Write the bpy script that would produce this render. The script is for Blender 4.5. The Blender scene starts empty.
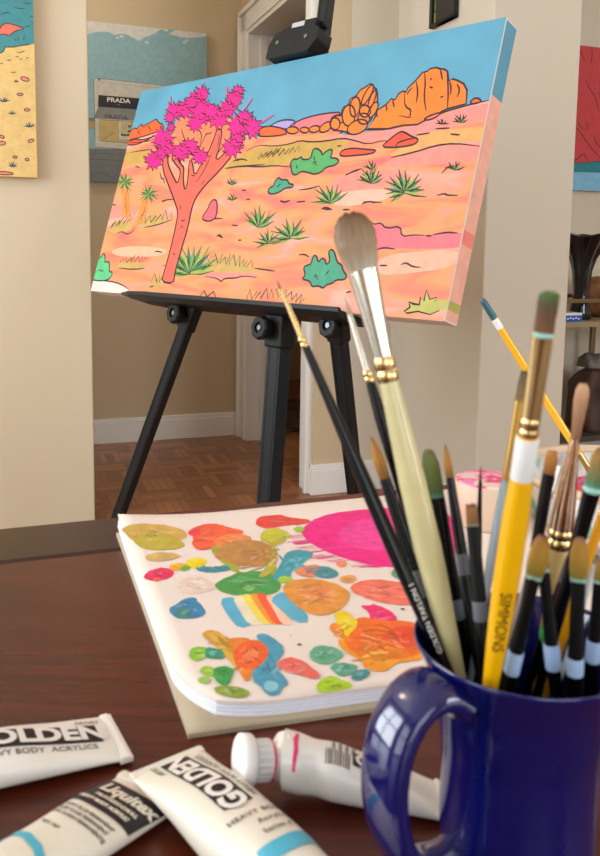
import bpy, bmesh, math, random
from mathutils import Vector, Matrix
random.seed(7)
S = bpy.context.scene
COL = S.collection
PI = math.pi
V = Vector

# ------------------------------------------------------------------ camera
F, CX, CY, HY, ROLL, H = 807.0, 300.0, 340.0, 247.0, 0.014, 1.0
th = math.atan((CY - HY) / F)
fw = V((0, math.cos(th), -math.sin(th))); up0 = V((0, math.sin(th), math.cos(th))); rt0 = V((1, 0, 0))
rt = math.cos(ROLL) * rt0 + math.sin(ROLL) * up0
up = -math.sin(ROLL) * rt0 + math.cos(ROLL) * up0
CAM = V((0, 0, H))
cd = bpy.data.cameras.new('camera'); cam = bpy.data.objects.new('camera', cd); COL.objects.link(cam)
cam.matrix_world = Matrix(((rt.x, up.x, -fw.x, 0), (rt.y, up.y, -fw.y, 0), (rt.z, up.z, -fw.z, H), (0, 0, 0, 1)))
cd.sensor_fit = 'HORIZONTAL'; cd.sensor_width = 36; cd.lens = F / 600 * 36
cd.shift_x = (300 - CX) / 600; cd.shift_y = -(428 - CY) / 600
cd.clip_start = 0.02
cd.dof.use_dof = True; cd.dof.focus_distance = 1.7; cd.dof.aperture_fstop = cd.lens / 1.6
S.camera = cam

def ray(x, y): return fw + rt * ((x - CX) / F) - up * ((y - CY) / F)
def onz(x, y, z=0.0):
    d = ray(x, y); return CAM + d * ((z - H) / d.z)
def ony(x, y, Y):
    d = ray(x, y); return CAM + d * (Y / d.y)
def onp(x, y, o, n):
    d = ray(x, y); return CAM + d * ((o - CAM).dot(n) / d.dot(n))
def proj(p):
    d = p - CAM; z = d.dot(fw); return V((CX + F * d.dot(rt) / z, CY - F * d.dot(up) / z)), z

# house axes: walls and table stand 20 degrees off the view
HA = math.radians(20); hu = V((math.cos(HA), math.sin(HA), 0)); hv = V((-math.sin(HA), math.cos(HA), 0)); UP = V((0, 0, 1))
def hp(u, v, z=0.0): return hu * u + hv * v + UP * z
def touv(p): return p.dot(hu), p.dot(hv)

# ------------------------------------------------------------------ materials
def s2l(c): return c / 12.92 if c <= 0.04045 else ((c + 0.055) / 1.055) ** 2.4
def rgb(c):
    if isinstance(c, str): c = [int(c[i:i + 2], 16) for i in (0, 2, 4)]
    return tuple(s2l(v / 255) for v in c)
MC = {}
def mat(key, c, rough=0.5, metal=0.0, var=0.0, scale=20.0, bump=0.0, coat=0.0, spec=0.5, trans=0.0, stretch=None):
    k = (key, str(c), rough, metal)
    if k in MC: return MC[k]
    m = bpy.data.materials.new(key); m.use_nodes = True
    nt = m.node_tree; b = nt.nodes['Principled BSDF']; col = rgb(c)
    b.inputs['Base Color'].default_value = (*col, 1); b.inputs['Roughness'].default_value = rough
    b.inputs['Metallic'].default_value = metal; b.inputs['Coat Weight'].default_value = coat
    b.inputs['Coat Roughness'].default_value = 0.06; b.inputs['Specular IOR Level'].default_value = spec
    b.inputs['Transmission Weight'].default_value = trans
    if var or bump:
        tc = nt.nodes.new('ShaderNodeTexCoord'); mp = nt.nodes.new('ShaderNodeMapping'); nz = nt.nodes.new('ShaderNodeTexNoise')
        nt.links.new(tc.outputs['Object'], mp.inputs[0]); nt.links.new(mp.outputs[0], nz.inputs['Vector'])
        if stretch: mp.inputs['Scale'].default_value = stretch
        nz.inputs['Scale'].default_value = scale; nz.inputs['Detail'].default_value = 4
        if var:
            r = nt.nodes.new('ShaderNodeValToRGB'); nt.links.new(nz.outputs['Fac'], r.inputs[0])
            r.color_ramp.elements[0].position = 0.3; r.color_ramp.elements[1].position = 0.7
            r.color_ramp.elements[0].color = (*[max(0, v * (1 - var)) for v in col], 1)
            r.color_ramp.elements[1].color = (*[min(1, v * (1 + var * .7) + var * .01) for v in col], 1)
            nt.links.new(r.outputs[0], b.inputs['Base Color'])
        if bump:
            bp = nt.nodes.new('ShaderNodeBump'); bp.inputs['Strength'].default_value = bump; bp.inputs['Distance'].default_value = 0.002
            nt.links.new(nz.outputs['Fac'], bp.inputs['Height']); nt.links.new(bp.outputs[0], b.inputs['Normal'])
    MC[k] = m; return m
def paint(c, rough=0.6): return mat('artist_paint', c, rough, var=0.10, scale=45, bump=0.15)

class Nodes:
    def __init__(s, m): s.nt = m.node_tree; s.b = s.nt.nodes['Principled BSDF']
    def n(s, t, **kw):
        x = s.nt.nodes.new(t)
        for a, v in kw.items(): setattr(x, a, v)
        return x
    def math(s, op, a, b=None):
        x = s.n('ShaderNodeMath', operation=op)
        for i, q in enumerate((a, b)):
            if q is None: continue
            if isinstance(q, (int, float)): x.inputs[i].default_value = q
            else: s.nt.links.new(q, x.inputs[i])
        return x.outputs[0]
    def l(s, a, b): s.nt.links.new(a, b)

def parquet():
    m = bpy.data.materials.new('parquet_wood'); m.use_nodes = True; N = Nodes(m)
    tc = N.n('ShaderNodeTexCoord'); mp = N.n('ShaderNodeMapping'); mp.inputs['Rotation'].default_value = (0, 0, -HA); mp.inputs['Scale'].default_value = (6.2, 6.2, 1)
    N.l(tc.outputs['Object'], mp.inputs[0]); sx = N.n('ShaderNodeSeparateXYZ'); N.l(mp.outputs[0], sx.inputs[0])
    u, v = sx.outputs[0], sx.outputs[1]
    fu, fv = N.math('FLOOR', u), N.math('FLOOR', v)
    ch = N.math('MODULO', N.math('ABSOLUTE', N.math('ADD', fu, fv)), 2.0)
    ru, rv = N.math('FRACT', u), N.math('FRACT', v)
    s_ = N.math('ADD', N.math('MULTIPLY', ru, ch), N.math('MULTIPLY', rv, N.math('SUBTRACT', 1.0, ch)))
    s5 = N.math('MULTIPLY', s_, 5.0); idx = N.math('FLOOR', s5); fr = N.math('FRACT', s5)
    cb = N.n('ShaderNodeCombineXYZ'); N.l(fu, cb.inputs[0]); N.l(fv, cb.inputs[1]); N.l(idx, cb.inputs[2])
    wn = N.n('ShaderNodeTexWhiteNoise'); N.l(cb.outputs[0], wn.inputs['Vector'])
    rp = N.n('ShaderNodeValToRGB'); N.l(wn.outputs['Value'], rp.inputs[0])
    rp.color_ramp.elements[0].color = (*rgb('7C4C32'), 1); rp.color_ramp.elements[1].color = (*rgb('AA724A'), 1)
    seam = N.math('LESS_THAN', N.math('MINIMUM', fr, N.math('SUBTRACT', 1.0, fr)), 0.035)
    mx = N.n('ShaderNodeMix', data_type='RGBA'); N.l(seam, mx.inputs[0]); N.l(rp.outputs[0], mx.inputs[6]); mx.inputs[7].default_value = (*rgb('4A2A1A'), 1)
    N.l(mx.outputs[2], N.b.inputs['Base Color']); N.b.inputs['Roughness'].default_value = 0.32
    return m
def table_wood(c0='451709', c1='5F2510', rough=.27):
    m = bpy.data.materials.new('mahogany'); m.use_nodes = True; N = Nodes(m)
    tc = N.n('ShaderNodeTexCoord'); mp = N.n('ShaderNodeMapping'); mp.inputs['Rotation'].default_value = (0, 0, -HA); mp.inputs['Scale'].default_value = (4, 60, 20)
    N.l(tc.outputs['Object'], mp.inputs[0]); nz = N.n('ShaderNodeTexNoise'); nz.inputs['Scale'].default_value = 2.2; nz.inputs['Detail'].default_value = 6
    N.l(mp.outputs[0], nz.inputs['Vector']); rp = N.n('ShaderNodeValToRGB'); N.l(nz.outputs['Fac'], rp.inputs[0])
    rp.color_ramp.elements[0].position = .3; rp.color_ramp.elements[1].position = .72
    rp.color_ramp.elements[0].color = (*rgb(c0), 1); rp.color_ramp.elements[1].color = (*rgb(c1), 1)
    N.l(rp.outputs[0], N.b.inputs['Base Color']); N.b.inputs['Roughness'].default_value = rough
    nb = N.n('ShaderNodeTexNoise'); nb.inputs['Scale'].default_value = 30; N.l(tc.outputs['Object'], nb.inputs['Vector'])
    N.b.inputs['Specular IOR Level'].default_value = .45
    return m
BRC = {}
def bristle(stops, streak=.35):
    """hair whose real colour runs from root (0) to tip (1); UV.y runs along the hair"""
    k = str(stops)
    if k in BRC: return BRC[k]
    m = bpy.data.materials.new('brush_hair'); m.use_nodes = True; N = Nodes(m)
    uv = N.n('ShaderNodeUVMap'); sx = N.n('ShaderNodeSeparateXYZ'); N.l(uv.outputs[0], sx.inputs[0])
    rp = N.n('ShaderNodeValToRGB'); N.l(sx.outputs[1], rp.inputs[0]); e = rp.color_ramp.elements
    while len(e) < len(stops): e.new(.5)
    for i, (p, c) in enumerate(stops): e[i].position = p; e[i].color = (*rgb(c), 1)
    mp = N.n('ShaderNodeMapping'); mp.inputs['Scale'].default_value = (60, 2.5, 1); N.l(uv.outputs[0], mp.inputs[0])
    nz = N.n('ShaderNodeTexNoise'); nz.inputs['Scale'].default_value = 1; N.l(mp.outputs[0], nz.inputs['Vector'])
    mx = N.n('ShaderNodeMix', data_type='RGBA', blend_type='MULTIPLY'); mx.inputs[0].default_value = streak
    r2 = N.n('ShaderNodeValToRGB'); N.l(nz.outputs['Fac'], r2.inputs[0]); r2.color_ramp.elements[0].position = .35; r2.color_ramp.elements[1].position = .65
    r2.color_ramp.elements[0].color = (.25, .25, .25, 1)
    N.l(rp.outputs[0], mx.inputs[6]); N.l(r2.outputs[0], mx.inputs[7]); N.l(mx.outputs[2], N.b.inputs['Base Color'])
    N.b.inputs['Roughness'].default_value = .5
    bp = N.n('ShaderNodeBump'); bp.inputs['Strength'].default_value = .5; bp.inputs['Distance'].default_value = .001
    N.l(nz.outputs['Fac'], bp.inputs['Height']); N.l(bp.outputs[0], N.b.inputs['Normal'])
    BRC[k] = m; return m

M = dict(
    wall=mat('warm_wall_paint', 'D6C7AA', .8, bump=.08, scale=60), wall2=mat('tan_wall_paint', 'CCB796', .8, bump=.08, scale=60),
    white=mat('white_trim_paint', 'ECE8E1', .45), ceil=mat('ceiling_paint', 'EDE9E2', .9), grey_wall=mat('grey_wall_paint', 'D3C9B6', .8, bump=.08, scale=60),
    parquet=parquet(), table=table_wood(), table_edge=table_wood('2A100B', '3A170D'),
    black=mat('black_gloss', '060607', .25, spec=.35), blackm=mat('black_ferrule', '070708', .4, spec=.25), grip=mat('grey_band', '60646C', .5), gripb=mat('pale_blue_band', '9DB4D6', .5),
    gold=mat('brass', 'E8C98C', .24, 1.0), silver=mat('nickel', 'D9D4C6', .22, 1.0), copper=mat('copper_plate', 'DDB79C', .13, 1.0), chrome=mat('chrome', 'E8E6E2', .12, 1.0),
    easel=mat('easel_black', '171D21', .45, spec=.35), easel2=mat('easel_knob', '101315', .5, spec=.35), steel=mat('dull_steel', '8E9598', .35, 1.0),
    paper=mat('paper', 'EBDBD0', .7), paper2=mat('paper_edge', 'E4E4EE', .7, var=.06, scale=300, stretch=(1, 1, 60)), card=mat('grey_card', 'B5A68C', .8, var=.06),
    tube=mat('white_tube', 'F1ECE4', .28, bump=.25, scale=45, coat=.3), tube2=mat('cream_tube', 'EBE3D3', .34, bump=.12, scale=60, coat=.3), ink=mat('black_ink', '17121A', .45), ink2=mat('grey_ink', '6F665E', .5),
    cap=mat('white_cap', 'F0ECE8', .4), magenta=mat('magenta_smear', 'E83A74', .35), cyan=mat('cyan_ink', '4FB4CF', .4),
    mug=mat('cobalt_glaze', '0A0D54', .12, coat=.6, var=.12, scale=9, stretch=(1, 1, 12)), outline=mat('painted_outline', '2A0A22', .6),
    canvas=mat('primed_canvas', 'EDE6DA', .8, bump=.2, scale=400), wood=mat('pale_wood', 'DDB877', .45, var=.1, scale=40), cream=mat('cream_lacquer', 'D6CB96', .3, coat=.3, var=.06, scale=60),
    yellow=mat('yellow_lacquer', 'F7B905', .22, coat=.5), whitel=mat('white_lacquer', 'F1F0EC', .3, coat=.3), teal=mat('teal_dip', '1F5C66', .3, coat=.3),
    tealedge=mat('teal_paint', '9CCFC0', .5), dark=mat('dark_void', '1A1714', .9))

# ------------------------------------------------------------------ mesh builder
def frame(d, hint=UP):
    d = d.normalized(); a = hint.cross(d)
    if a.length < 1e-4: a = V((1, 0, 0)).cross(d)
    a.normalize(); return a, d.cross(a)
class MB:
    def __init__(s): s.v = []; s.f = []; s.m = []; s.s = []; s.uv = {}
    def face(s, idx, m=0, sm=False, uv=None):
        s.f.append(tuple(idx)); s.m.append(m); s.s.append(sm)
        if uv: s.uv[len(s.f) - 1] = uv
    def poly(s, pts, m=0):
        i = len(s.v); s.v += [V(p) for p in pts]; s.face(range(i, i + len(pts)), m)
    def box(s, o, ex, ey, ez, m=0):
        """o = corner, e* = full edge vectors"""
        c = [o + ex * a + ey * b + ez * d for d in (0, 1) for b in (0, 1) for a in (0, 1)]
        i = len(s.v); s.v += c
        flip = ex.cross(ey).dot(ez) < 0
        for q in ((0, 2, 3, 1), (4, 5, 7, 6), (0, 1, 5, 4), (2, 6, 7, 3), (0, 4, 6, 2), (1, 3, 7, 5)):
            q = q[::-1] if flip else q
            s.face([i + k for k in q], m)
        return s
    def loft(s, rings, m=0, cap0=True, cap1=True, sm=True, closed=True):
        n = len(rings[0]); i = len(s.v); K = len(rings)
        for r in rings: s.v += [V(p) for p in r]
        for k in range(K - 1):
            for j in range(n if closed else n - 1):
                a, b = i + k * n + j, i + k * n + (j + 1) % n
                uv = [(j / n, k / (K - 1)), ((j + 1) / n, k / (K - 1)), ((j + 1) / n, (k + 1) / (K - 1)), (j / n, (k + 1) / (K - 1))]
                s.face((a, b, b + n, a + n), m, sm, uv)
        for on, r, rev, vv in ((cap0, rings[0], True, 0), (cap1, rings[-1], False, 1)):
            if on:
                j = len(s.v); s.v += [V(p) for p in r]; q = list(range(j, j + n))
                s.face(q[::-1] if rev else q, m, False, [(.5, vv)] * n)
        return s
    def axial(s, p0, d, st, e1, e2, n=20, m=0, cap0=True, cap1=True, pw=2.0, sm=True):
        """st = (distance, half width along e1, half width along e2)"""
        rings = []
        for (t, a, b) in st:
            r = []
            for k in range(n):
                w = 2 * PI * k / n; c, q = math.cos(w), math.sin(w)
                cc = math.copysign(abs(c) ** (2 / pw), c); qq = math.copysign(abs(q) ** (2 / pw), q)
                r.append(p0 + d * t + e1 * (a * cc) + e2 * (b * qq))
            rings.append(r)
        return s.loft(rings, m, cap0, cap1, sm)
    def lathe(s, o, prof, n=48, m=0, cap0=False, cap1=False):
        return s.axial(o, UP, [(z, r, r) for r, z in prof], V((1, 0, 0)), V((0, 1, 0)), n, m, cap0, cap1)
    def tube(s, pts, rad, n=10, m=0, flat=1.0, hint=UP):
        rings = []; P = [V(p) for p in pts]; e1 = None
        for k, p in enumerate(P):
            d = (P[min(k + 1, len(P) - 1)] - P[max(k - 1, 0)]).normalized()
            if e1 is None: e1, e2 = frame(d, hint)
            else: e1 = (e1 - d * e1.dot(d)).normalized(); e2 = d.cross(e1)
            r = rad[k] if isinstance(rad, (list, tuple)) else rad
            rings.append([p + e1 * (r * math.cos(2 * PI * j / n)) + e2 * (r * flat * math.sin(2 * PI * j / n)) for j in range(n)])
        return s.loft(rings, m)
    def ell(s, c, r, n=20, k=10, m=0):
        rings = [[c + V((r[0] * math.sin(PI * max(i, .02) / k if i < k else PI * .998) * math.cos(2 * PI * j / n), r[1] * math.sin(PI * max(i, .02) / k if i < k else PI * .998) * math.sin(2 * PI * j / n), -r[2] * math.cos(PI * i / k))) for j in range(n)] for i in range(k + 1)]
        return s.loft(rings, m)
WL = {}
def link(o, parent, loc):
    COL.objects.link(o)
    if parent: o.parent = parent; WL[o] = WL[parent]
    else: o.location = loc; WL[o] = V(loc)
def thing(name, label, cat, loc, group=None):
    o = bpy.data.objects.new(name, None); o.empty_display_size = .02; link(o, None, loc); tag(o, label, cat, group); return o
def tag(o, label=None, cat=None, group=None, kind=None):
    for k, v in (('label', label), ('category', cat), ('group', group), ('kind', kind)):
        if v: o[k] = v
    return o
def obj(name, mb, mats, parent=None, loc=(0, 0, 0), bevel=0, seg=2, label=None):
    me = bpy.data.meshes.new(name); o = bpy.data.objects.new(name, me); link(o, parent, loc); w = WL[o]
    me.from_pydata([tuple(p - w) for p in mb.v], [], mb.f)
    for m in (mats if isinstance(mats, (list, tuple)) else [mats]): me.materials.append(m)
    me.polygons.foreach_set('material_index', mb.m); me.polygons.foreach_set('use_smooth', mb.s)
    if mb.uv:
        ul = me.uv_layers.new(name='UVMap')
        for fi, uv in mb.uv.items():
            ls = me.polygons[fi].loop_start
            for q, c in enumerate(uv): ul.data[ls + q].uv = c
    me.update()
    if bevel:
        b = o.modifiers.new('bevel', 'BEVEL'); b.width = bevel; b.segments = seg; b.limit_method = 'ANGLE'; b.angle_limit = math.radians(40)
    if label: o['label'] = label
    return o
def struct(name, mb, mats, bevel=0): return tag(obj(name, mb, mats, bevel=bevel), kind='structure')
def hbox(u0, u1, v0, v1, z0, z1, mb=None, m=0):
    return (mb or MB()).box(hp(u0, v0, z0), hu * (u1 - u0), hv * (v1 - v0), UP * (z1 - z0), m)
def chaikin(p, closed=True, it=1):
    for _ in range(it):
        q = []; n = len(p)
        for i in range(n if closed else n - 1):
            a, b = p[i], p[(i + 1) % n]
            q += [(a[0] * .75 + b[0] * .25, a[1] * .75 + b[1] * .25), (a[0] * .25 + b[0] * .75, a[1] * .25 + b[1] * .75)]
        p = q if closed else [p[0]] + q + [p[-1]]
    return p
def text2d(s, size, bold=0.0, space=1.0):
    """letter outlines as flat mesh data: verts (x, y), faces; origin at the middle"""
    cu = bpy.data.curves.new('lettering', 'FONT'); cu.body = s; cu.size = size; cu.align_x = 'CENTER'; cu.align_y = 'CENTER'; cu.offset = bold; cu.space_character = space; cu.resolution_u = 3
    o = bpy.data.objects.new('lettering', cu); COL.objects.link(o); dg = bpy.context.evaluated_depsgraph_get(); me = bpy.data.meshes.new_from_object(o.evaluated_get(dg))
    v = [(p.co.x, p.co.y) for p in me.vertices]; f = [tuple(p.vertices) for p in me.polygons]
    bpy.data.objects.remove(o); bpy.data.meshes.remove(me); return v, f
def dice(v, f, step):
    """cuts flat shapes on a grid so that they can follow a curved surface"""
    bm = bmesh.new(); vs = [bm.verts.new((x, y, 0)) for x, y in v]
    for q in f:
        try: bm.faces.new([vs[i] for i in q])
        except ValueError: pass
    for ax in (0, 1):
        lo = min(p[ax] for p in v); hi = max(p[ax] for p in v); t = lo + step
        while t < hi:
            n = V((1, 0, 0)) if ax == 0 else V((0, 1, 0))
            bmesh.ops.bisect_plane(bm, geom=bm.verts[:] + bm.edges[:] + bm.faces[:], plane_co=n * t, plane_no=n); t += step
    bm.verts.index_update(); r = [(p.co.x, p.co.y) for p in bm.verts], [tuple(x.index for x in q.verts) for q in bm.faces]; bm.free(); return r

class Art:
    """flat pictures painted on a plane; points are read off along sight lines and stored as real positions on that plane"""
    def __init__(s, o, ex, ey, n, eps=.000008, rect=None): s.o, s.ex, s.ey, s.n, s.eps = o, ex, ey, n, eps; s.mb = MB(); s.mats = []; s.rect = rect; s.lay = 1
    def mi(s, m):
        if m not in s.mats: s.mats.append(m)
        return s.mats.index(m)
    def loc(s, p, tr=None):
        x, y = tr(*p) if tr else p
        q = onp(x, y, s.o, s.n) - s.o; return (q.dot(s.ex), q.dot(s.ey))
    def P(s, a, l): return s.o + s.ex * a[0] + s.ey * a[1] + s.n * (s.eps * l)
    def clip(s, p):
        if not s.rect: return p
        x0, x1, y0, y1 = s.rect
        for ax, sg, lim in ((0, 1, x0), (0, -1, x1), (1, 1, y0), (1, -1, y1)):
            q = []
            for i in range(len(p)):
                a, b = p[i - 1], p[i]; ia, ib = sg * (a[ax] - lim) >= 0, sg * (b[ax] - lim) >= 0
                if ia != ib:
                    t = (lim - a[ax]) / (b[ax] - a[ax]); q.append((a[0] + (b[0] - a[0]) * t, a[1] + (b[1] - a[1]) * t))
                if ib: q.append(b)
            p = q
            if not p: return p
        return p
    def fill_l(s, p, m, l=None):
        p = s.clip(p)
        if len(p) > 2: s.mb.poly([s.P(a, l or s.lay) for a in p], s.mi(m))
    def fill(s, pts, m, tr=None, smooth=1, line=0, lm=None, l=None):
        if l is None: s.lay += 1
        p = [s.loc(a, tr) for a in pts]
        if smooth: p = chaikin(p, True, smooth)
        s.fill_l(p, m, l)
        if line: s.line_l(p + [p[0]], line, lm or M['outline'])
    def line_l(s, p, w, m, taper=True):
        s.lay += 0.02; n = len(p); L = []; R = []; closed = p[0] == p[-1]
        for i, a in enumerate(p):
            b, c = p[max(i - 1, 0)], p[min(i + 1, n - 1)]
            if closed and i in (0, n - 1): b, c = p[-2], p[1]
            dx, dy = c[0] - b[0], c[1] - b[1]; d = math.hypot(dx, dy) or 1
            k = w / 2 * (1 if closed or not taper else (.35 + .65 * math.sin(PI * min(max(i / (n - 1), .03), .97))))
            L.append((a[0] - dy / d * k, a[1] + dx / d * k)); R.append((a[0] + dy / d * k, a[1] - dx / d * k))
        if s.rect:
            x0, x1, y0, y1 = s.rect; f = lambda q: (min(max(q[0], x0), x1), min(max(q[1], y0), y1)); L = [f(q) for q in L]; R = [f(q) for q in R]
        i0 = len(s.mb.v); lay = s.lay + 1.5
        for a, b in zip(L, R): s.mb.v += [s.P(a, lay), s.P(b, lay)]
        for i in range(n - 1): s.mb.face((i0 + 2 * i, i0 + 2 * i + 1, i0 + 2 * i + 3, i0 + 2 * i + 2), s.mi(m))
    def line(s, pts, w, m=None, tr=None, smooth=1):
        p = [s.loc(a, tr) for a in pts]
        if smooth: p = chaikin(p, False, smooth)
        s.line_l(p, w, m or M['outline'])
    def rot(s, c, r, n, inner, tr=None, jit=.25, sq=1.0):
        cx, cy = c; out = []
        for k in range(2 * n):
            a = 2 * PI * k / (2 * n) + random.uniform(-.12, .12); q = (r if k % 2 == 0 else r * inner) * random.uniform(1 - jit, 1 + jit)
            out.append((cx + q * math.cos(a), cy + q * sq * math.sin(a)))
        return out
    def ellipse(s, c, rx, ry, ang, m, tr, line=0, n=16):
        ca, sa = math.cos(ang), math.sin(ang)
        s.fill([(c[0] + rx * math.cos(2 * PI * k / n) * ca - ry * math.sin(2 * PI * k / n) * sa, c[1] + rx * math.cos(2 * PI * k / n) * sa + ry * math.sin(2 * PI * k / n) * ca) for k in range(n)], m, tr, 0, line)
    def yucca(s, c, r, n, tr, cols, lw, a0=-170, a1=-10, sq=1.0):
        for k in range(n):
            a = math.radians(a0 + (a1 - a0) * (k + random.uniform(-.2, .2)) / max(n - 1, 1)); q = r * random.uniform(.75, 1.1)
            d = (math.cos(a), math.sin(a) * sq); e = (-d[1], d[0]); w = r * .075
            t = (c[0] + d[0] * q, c[1] + d[1] * q)
            p = [(c[0] - e[0] * w * .6, c[1] - e[1] * w * .6), (c[0] + d[0] * q * .45 - e[0] * w, c[1] + d[1] * q * .45 - e[1] * w), t, (c[0] + d[0] * q * .45 + e[0] * w, c[1] + d[1] * q * .45 + e[1] * w), (c[0] + e[0] * w * .6, c[1] + e[1] * w * .6)]
            s.fill(p, cols[k % len(cols)], tr, 0)
            s.line([t, p[1 if k % 2 else 3], p[0 if k % 2 else 4]], lw, M['outline'], tr, 0)
    def zig(s, a, b, n, h, lw, tr, m=None):
        pts = []
        for k in range(n + 1):
            t = k / n; x = a[0] + (b[0] - a[0]) * t; y = a[1] + (b[1] - a[1]) * t
            pts.append((x + random.uniform(-1, 1) * h * .15 + (h * .25 if k % 2 else 0), y - (h * random.uniform(.6, 1.1) if k % 2 else 0)))
        s.line(pts, lw, m, tr, 0)
    def text(s, body, c, size, m, bold=0.0, ex=1.0, skew=0.0):
        s.lay += 1; v, f = text2d(body, size, bold); i = len(s.mb.v)
        s.mb.v += [s.P((c[0] + x * ex, c[1] + y + x * skew), s.lay + 2) for x, y in v]
        for q in f: s.mb.face([i + k for k in q], s.mi(m))
def tile(x0, y0, k): return lambda x, y: (x0 + x / k, y0 + y / k)
# ------------------------------------------------------------------ the rooms
BW, PW, SW, AV, BU, CV, CU = 4.09, 2.83, 1.15, 2.98, 1.482, 2.307, 1.823   # wall lines in house axes
T = .13
struct('floor', hbox(-3.2, 5, -2.3, 6, -.05, 0), M['parquet'])
struct('ceiling', hbox(-3.2, 5, -2.3, 6, 2.6, 2.65), M['ceil'])
struct('wall_left', hbox(-3.0, .271, PW, PW + T, 0, 2.6), M['wall'], bevel=.004)                    # partition with the beach picture
struct('wall_back', hbox(-3.0, SW + T, BW, BW + T, 0, 2.6), M['wall2'])
DZ, D0, D1 = 2.05, 3.10, 3.95      # doorway in the wall on the right of the passage
mb = hbox(SW, SW + T, D1, BW, 0, 2.6); hbox(SW, SW + T, AV, D0, 0, 2.6, mb); hbox(SW, SW + T, D0, D1, DZ, 2.6, mb)
struct('wall_side', mb, M['wall2'])
struct('wall_front', hbox(SW + T, BU + .1, AV, AV + T, 0, 2.6), M['grey_wall'])                        # short wall right of the doorway
struct('wall_right', hbox(BU, CU, CV, AV + T, 0, 2.6), M['grey_wall'], bevel=.006)                     # thick pier
struct('wall_far', hbox(CU, 5, 3.30, 3.42, 0, 2.6), M['grey_wall'])
struct('wall_beyond', hbox(SW, 4.0, 5.7, 5.8, 0, 2.6), M['wall2'])                                    # inside the room past the doorway
struct('wall_beyond_left', hbox(SW + .02, SW + T, BW + T, 5.7, 0, 2.6), M['wall2'])
struct('wall_beyond_right', hbox(3.2, 3.3, 3.42, 5.7, 0, 2.6), M['wall2'])
struct('wall_end', hbox(-3.12, -3.0, PW + T, BW, 0, 2.6), M['wall2'])
def wall_with_hole(name, along, a0, a1, fix0, fix1, holes):
    mb = MB(); cur = a0
    def seg(x0, x1, z0, z1):
        if along == 'v': hbox(fix0, fix1, x0, x1, z0, z1, mb)
        else: hbox(x0, x1, fix0, fix1, z0, z1, mb)
    for (h0, h1, z0, z1) in holes:
        seg(cur, h0, 0, 2.6); seg(h0, h1, 0, z0); seg(h0, h1, z1, 2.6); cur = h1
    seg(cur, a1, 0, 2.6); struct(name, mb, M['wall'])
wall_with_hole('wall_window', 'v', -2.0, PW, -2.12, -2.0, [(-1.2, .3, .75, 2.3), (.75, 2.35, .75, 2.3)])
wall_with_hole('wall_behind', 'u', -2.0, 5, -2.12, -2.0, [(-.9, .9, .8, 2.3), (1.9, 3.4, .8, 2.3)])
struct('wall_far_right', hbox(4.9, 5.0, -2.0, 3.3, 0, 2.6), M['grey_wall'])
n_ = 0
for (u0, u1, v0, v1) in ((-2.09, -2.03, -1.2, .3), (-2.09, -2.03, .75, 2.35), (-.9, .9, -2.09, -2.03), (1.9, 3.4, -2.09, -2.03)):
    n_ += 1; mb = MB(); z0, z1 = (.75 if u0 == -2.09 else .8), 2.3; lu = u1 - u0 > v1 - v0; w = .05
    if lu:
        for a in (u0, (u0 + u1) / 2 - w / 2, u1 - w): hbox(a, a + w, v0, v1, z0, z1, mb)
        for z in (z0, (z0 + z1) / 2 - w / 2, z1 - w): hbox(u0, u1, v0, v1, z, z + w, mb)
    else:
        for a in (v0, (v0 + v1) / 2 - w / 2, v1 - w): hbox(u0, u1, a, a + w, z0, z1, mb)
        for z in (z0, (z0 + z1) / 2 - w / 2, z1 - w): hbox(u0, u1, v0, v1, z, z + w, mb)
    struct('window_%d' % n_, mb, M['white'])
# baseboards
def baseboard(name, u0, u1, v0, v1, h=.125):
    mb = hbox(u0, u1, v0, v1, 0, h - .02); t = .006
    lu = u1 - u0 > v1 - v0
    if lu: hbox(u0, u1, v0 + t, v1, h - .02, h, mb)
    else: hbox(u0 + t, u1, v0, v1, h - .02, h, mb)
    struct(name, mb, M['white'], bevel=.003)
baseboard('baseboard_back', -3.0, SW, BW - .018, BW)
baseboard('baseboard_side', SW - .018, SW, D1 + .11, BW - .018)
baseboard('baseboard_front', SW - .015, BU, AV - .018, AV)
baseboard('baseboard_side_near', SW - .015, SW, AV, D0 - .10)
baseboard('baseboard_right', BU - .018, BU, CV, AV - .018)
baseboard('baseboard_pier', BU - .018, CU, CV - .018, CV)
baseboard('baseboard_far', CU, 4.9, 3.282, 3.30)
# door casing round the doorway: jamb lining, two side casings and a head, each with an outer bead
mb = MB()
for (a, b) in ((D1, D1 + .10), (D0 - .10, D0)):
    hbox(SW - .018, SW + .002, a, b, 0, DZ + .10, mb)
hbox(SW - .018, SW + .002, D0 - .10, D1 + .10, DZ, DZ + .10, mb)
for (a, b) in ((D1 + .082, D1 + .105), (D0 - .105, D0 - .082)): hbox(SW - .032, SW - .012, a, b, 0, DZ + .105, mb)
hbox(SW - .032, SW - .012, D0 - .105, D1 + .105, DZ + .082, DZ + .105, mb)
struct('trim_1', mb, M['white'], bevel=.003)
mb = hbox(SW - .01, SW + T + .01, D1 - .02, D1 + .002, 0, DZ); hbox(SW - .01, SW + T + .01, D0 - .002, D0 + .02, 0, DZ, mb); hbox(SW - .01, SW + T + .01, D0, D1, DZ - .02, DZ + .002, mb)
hbox(SW + .05, SW + .085, D1 - .032, D1 - .018, 0, DZ - .02, mb); hbox(SW + .05, SW + .085, D0 + .018, D0 + .03, 0, DZ - .02, mb)
struct('trim_2', mb, M['white'], bevel=.002)
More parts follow.
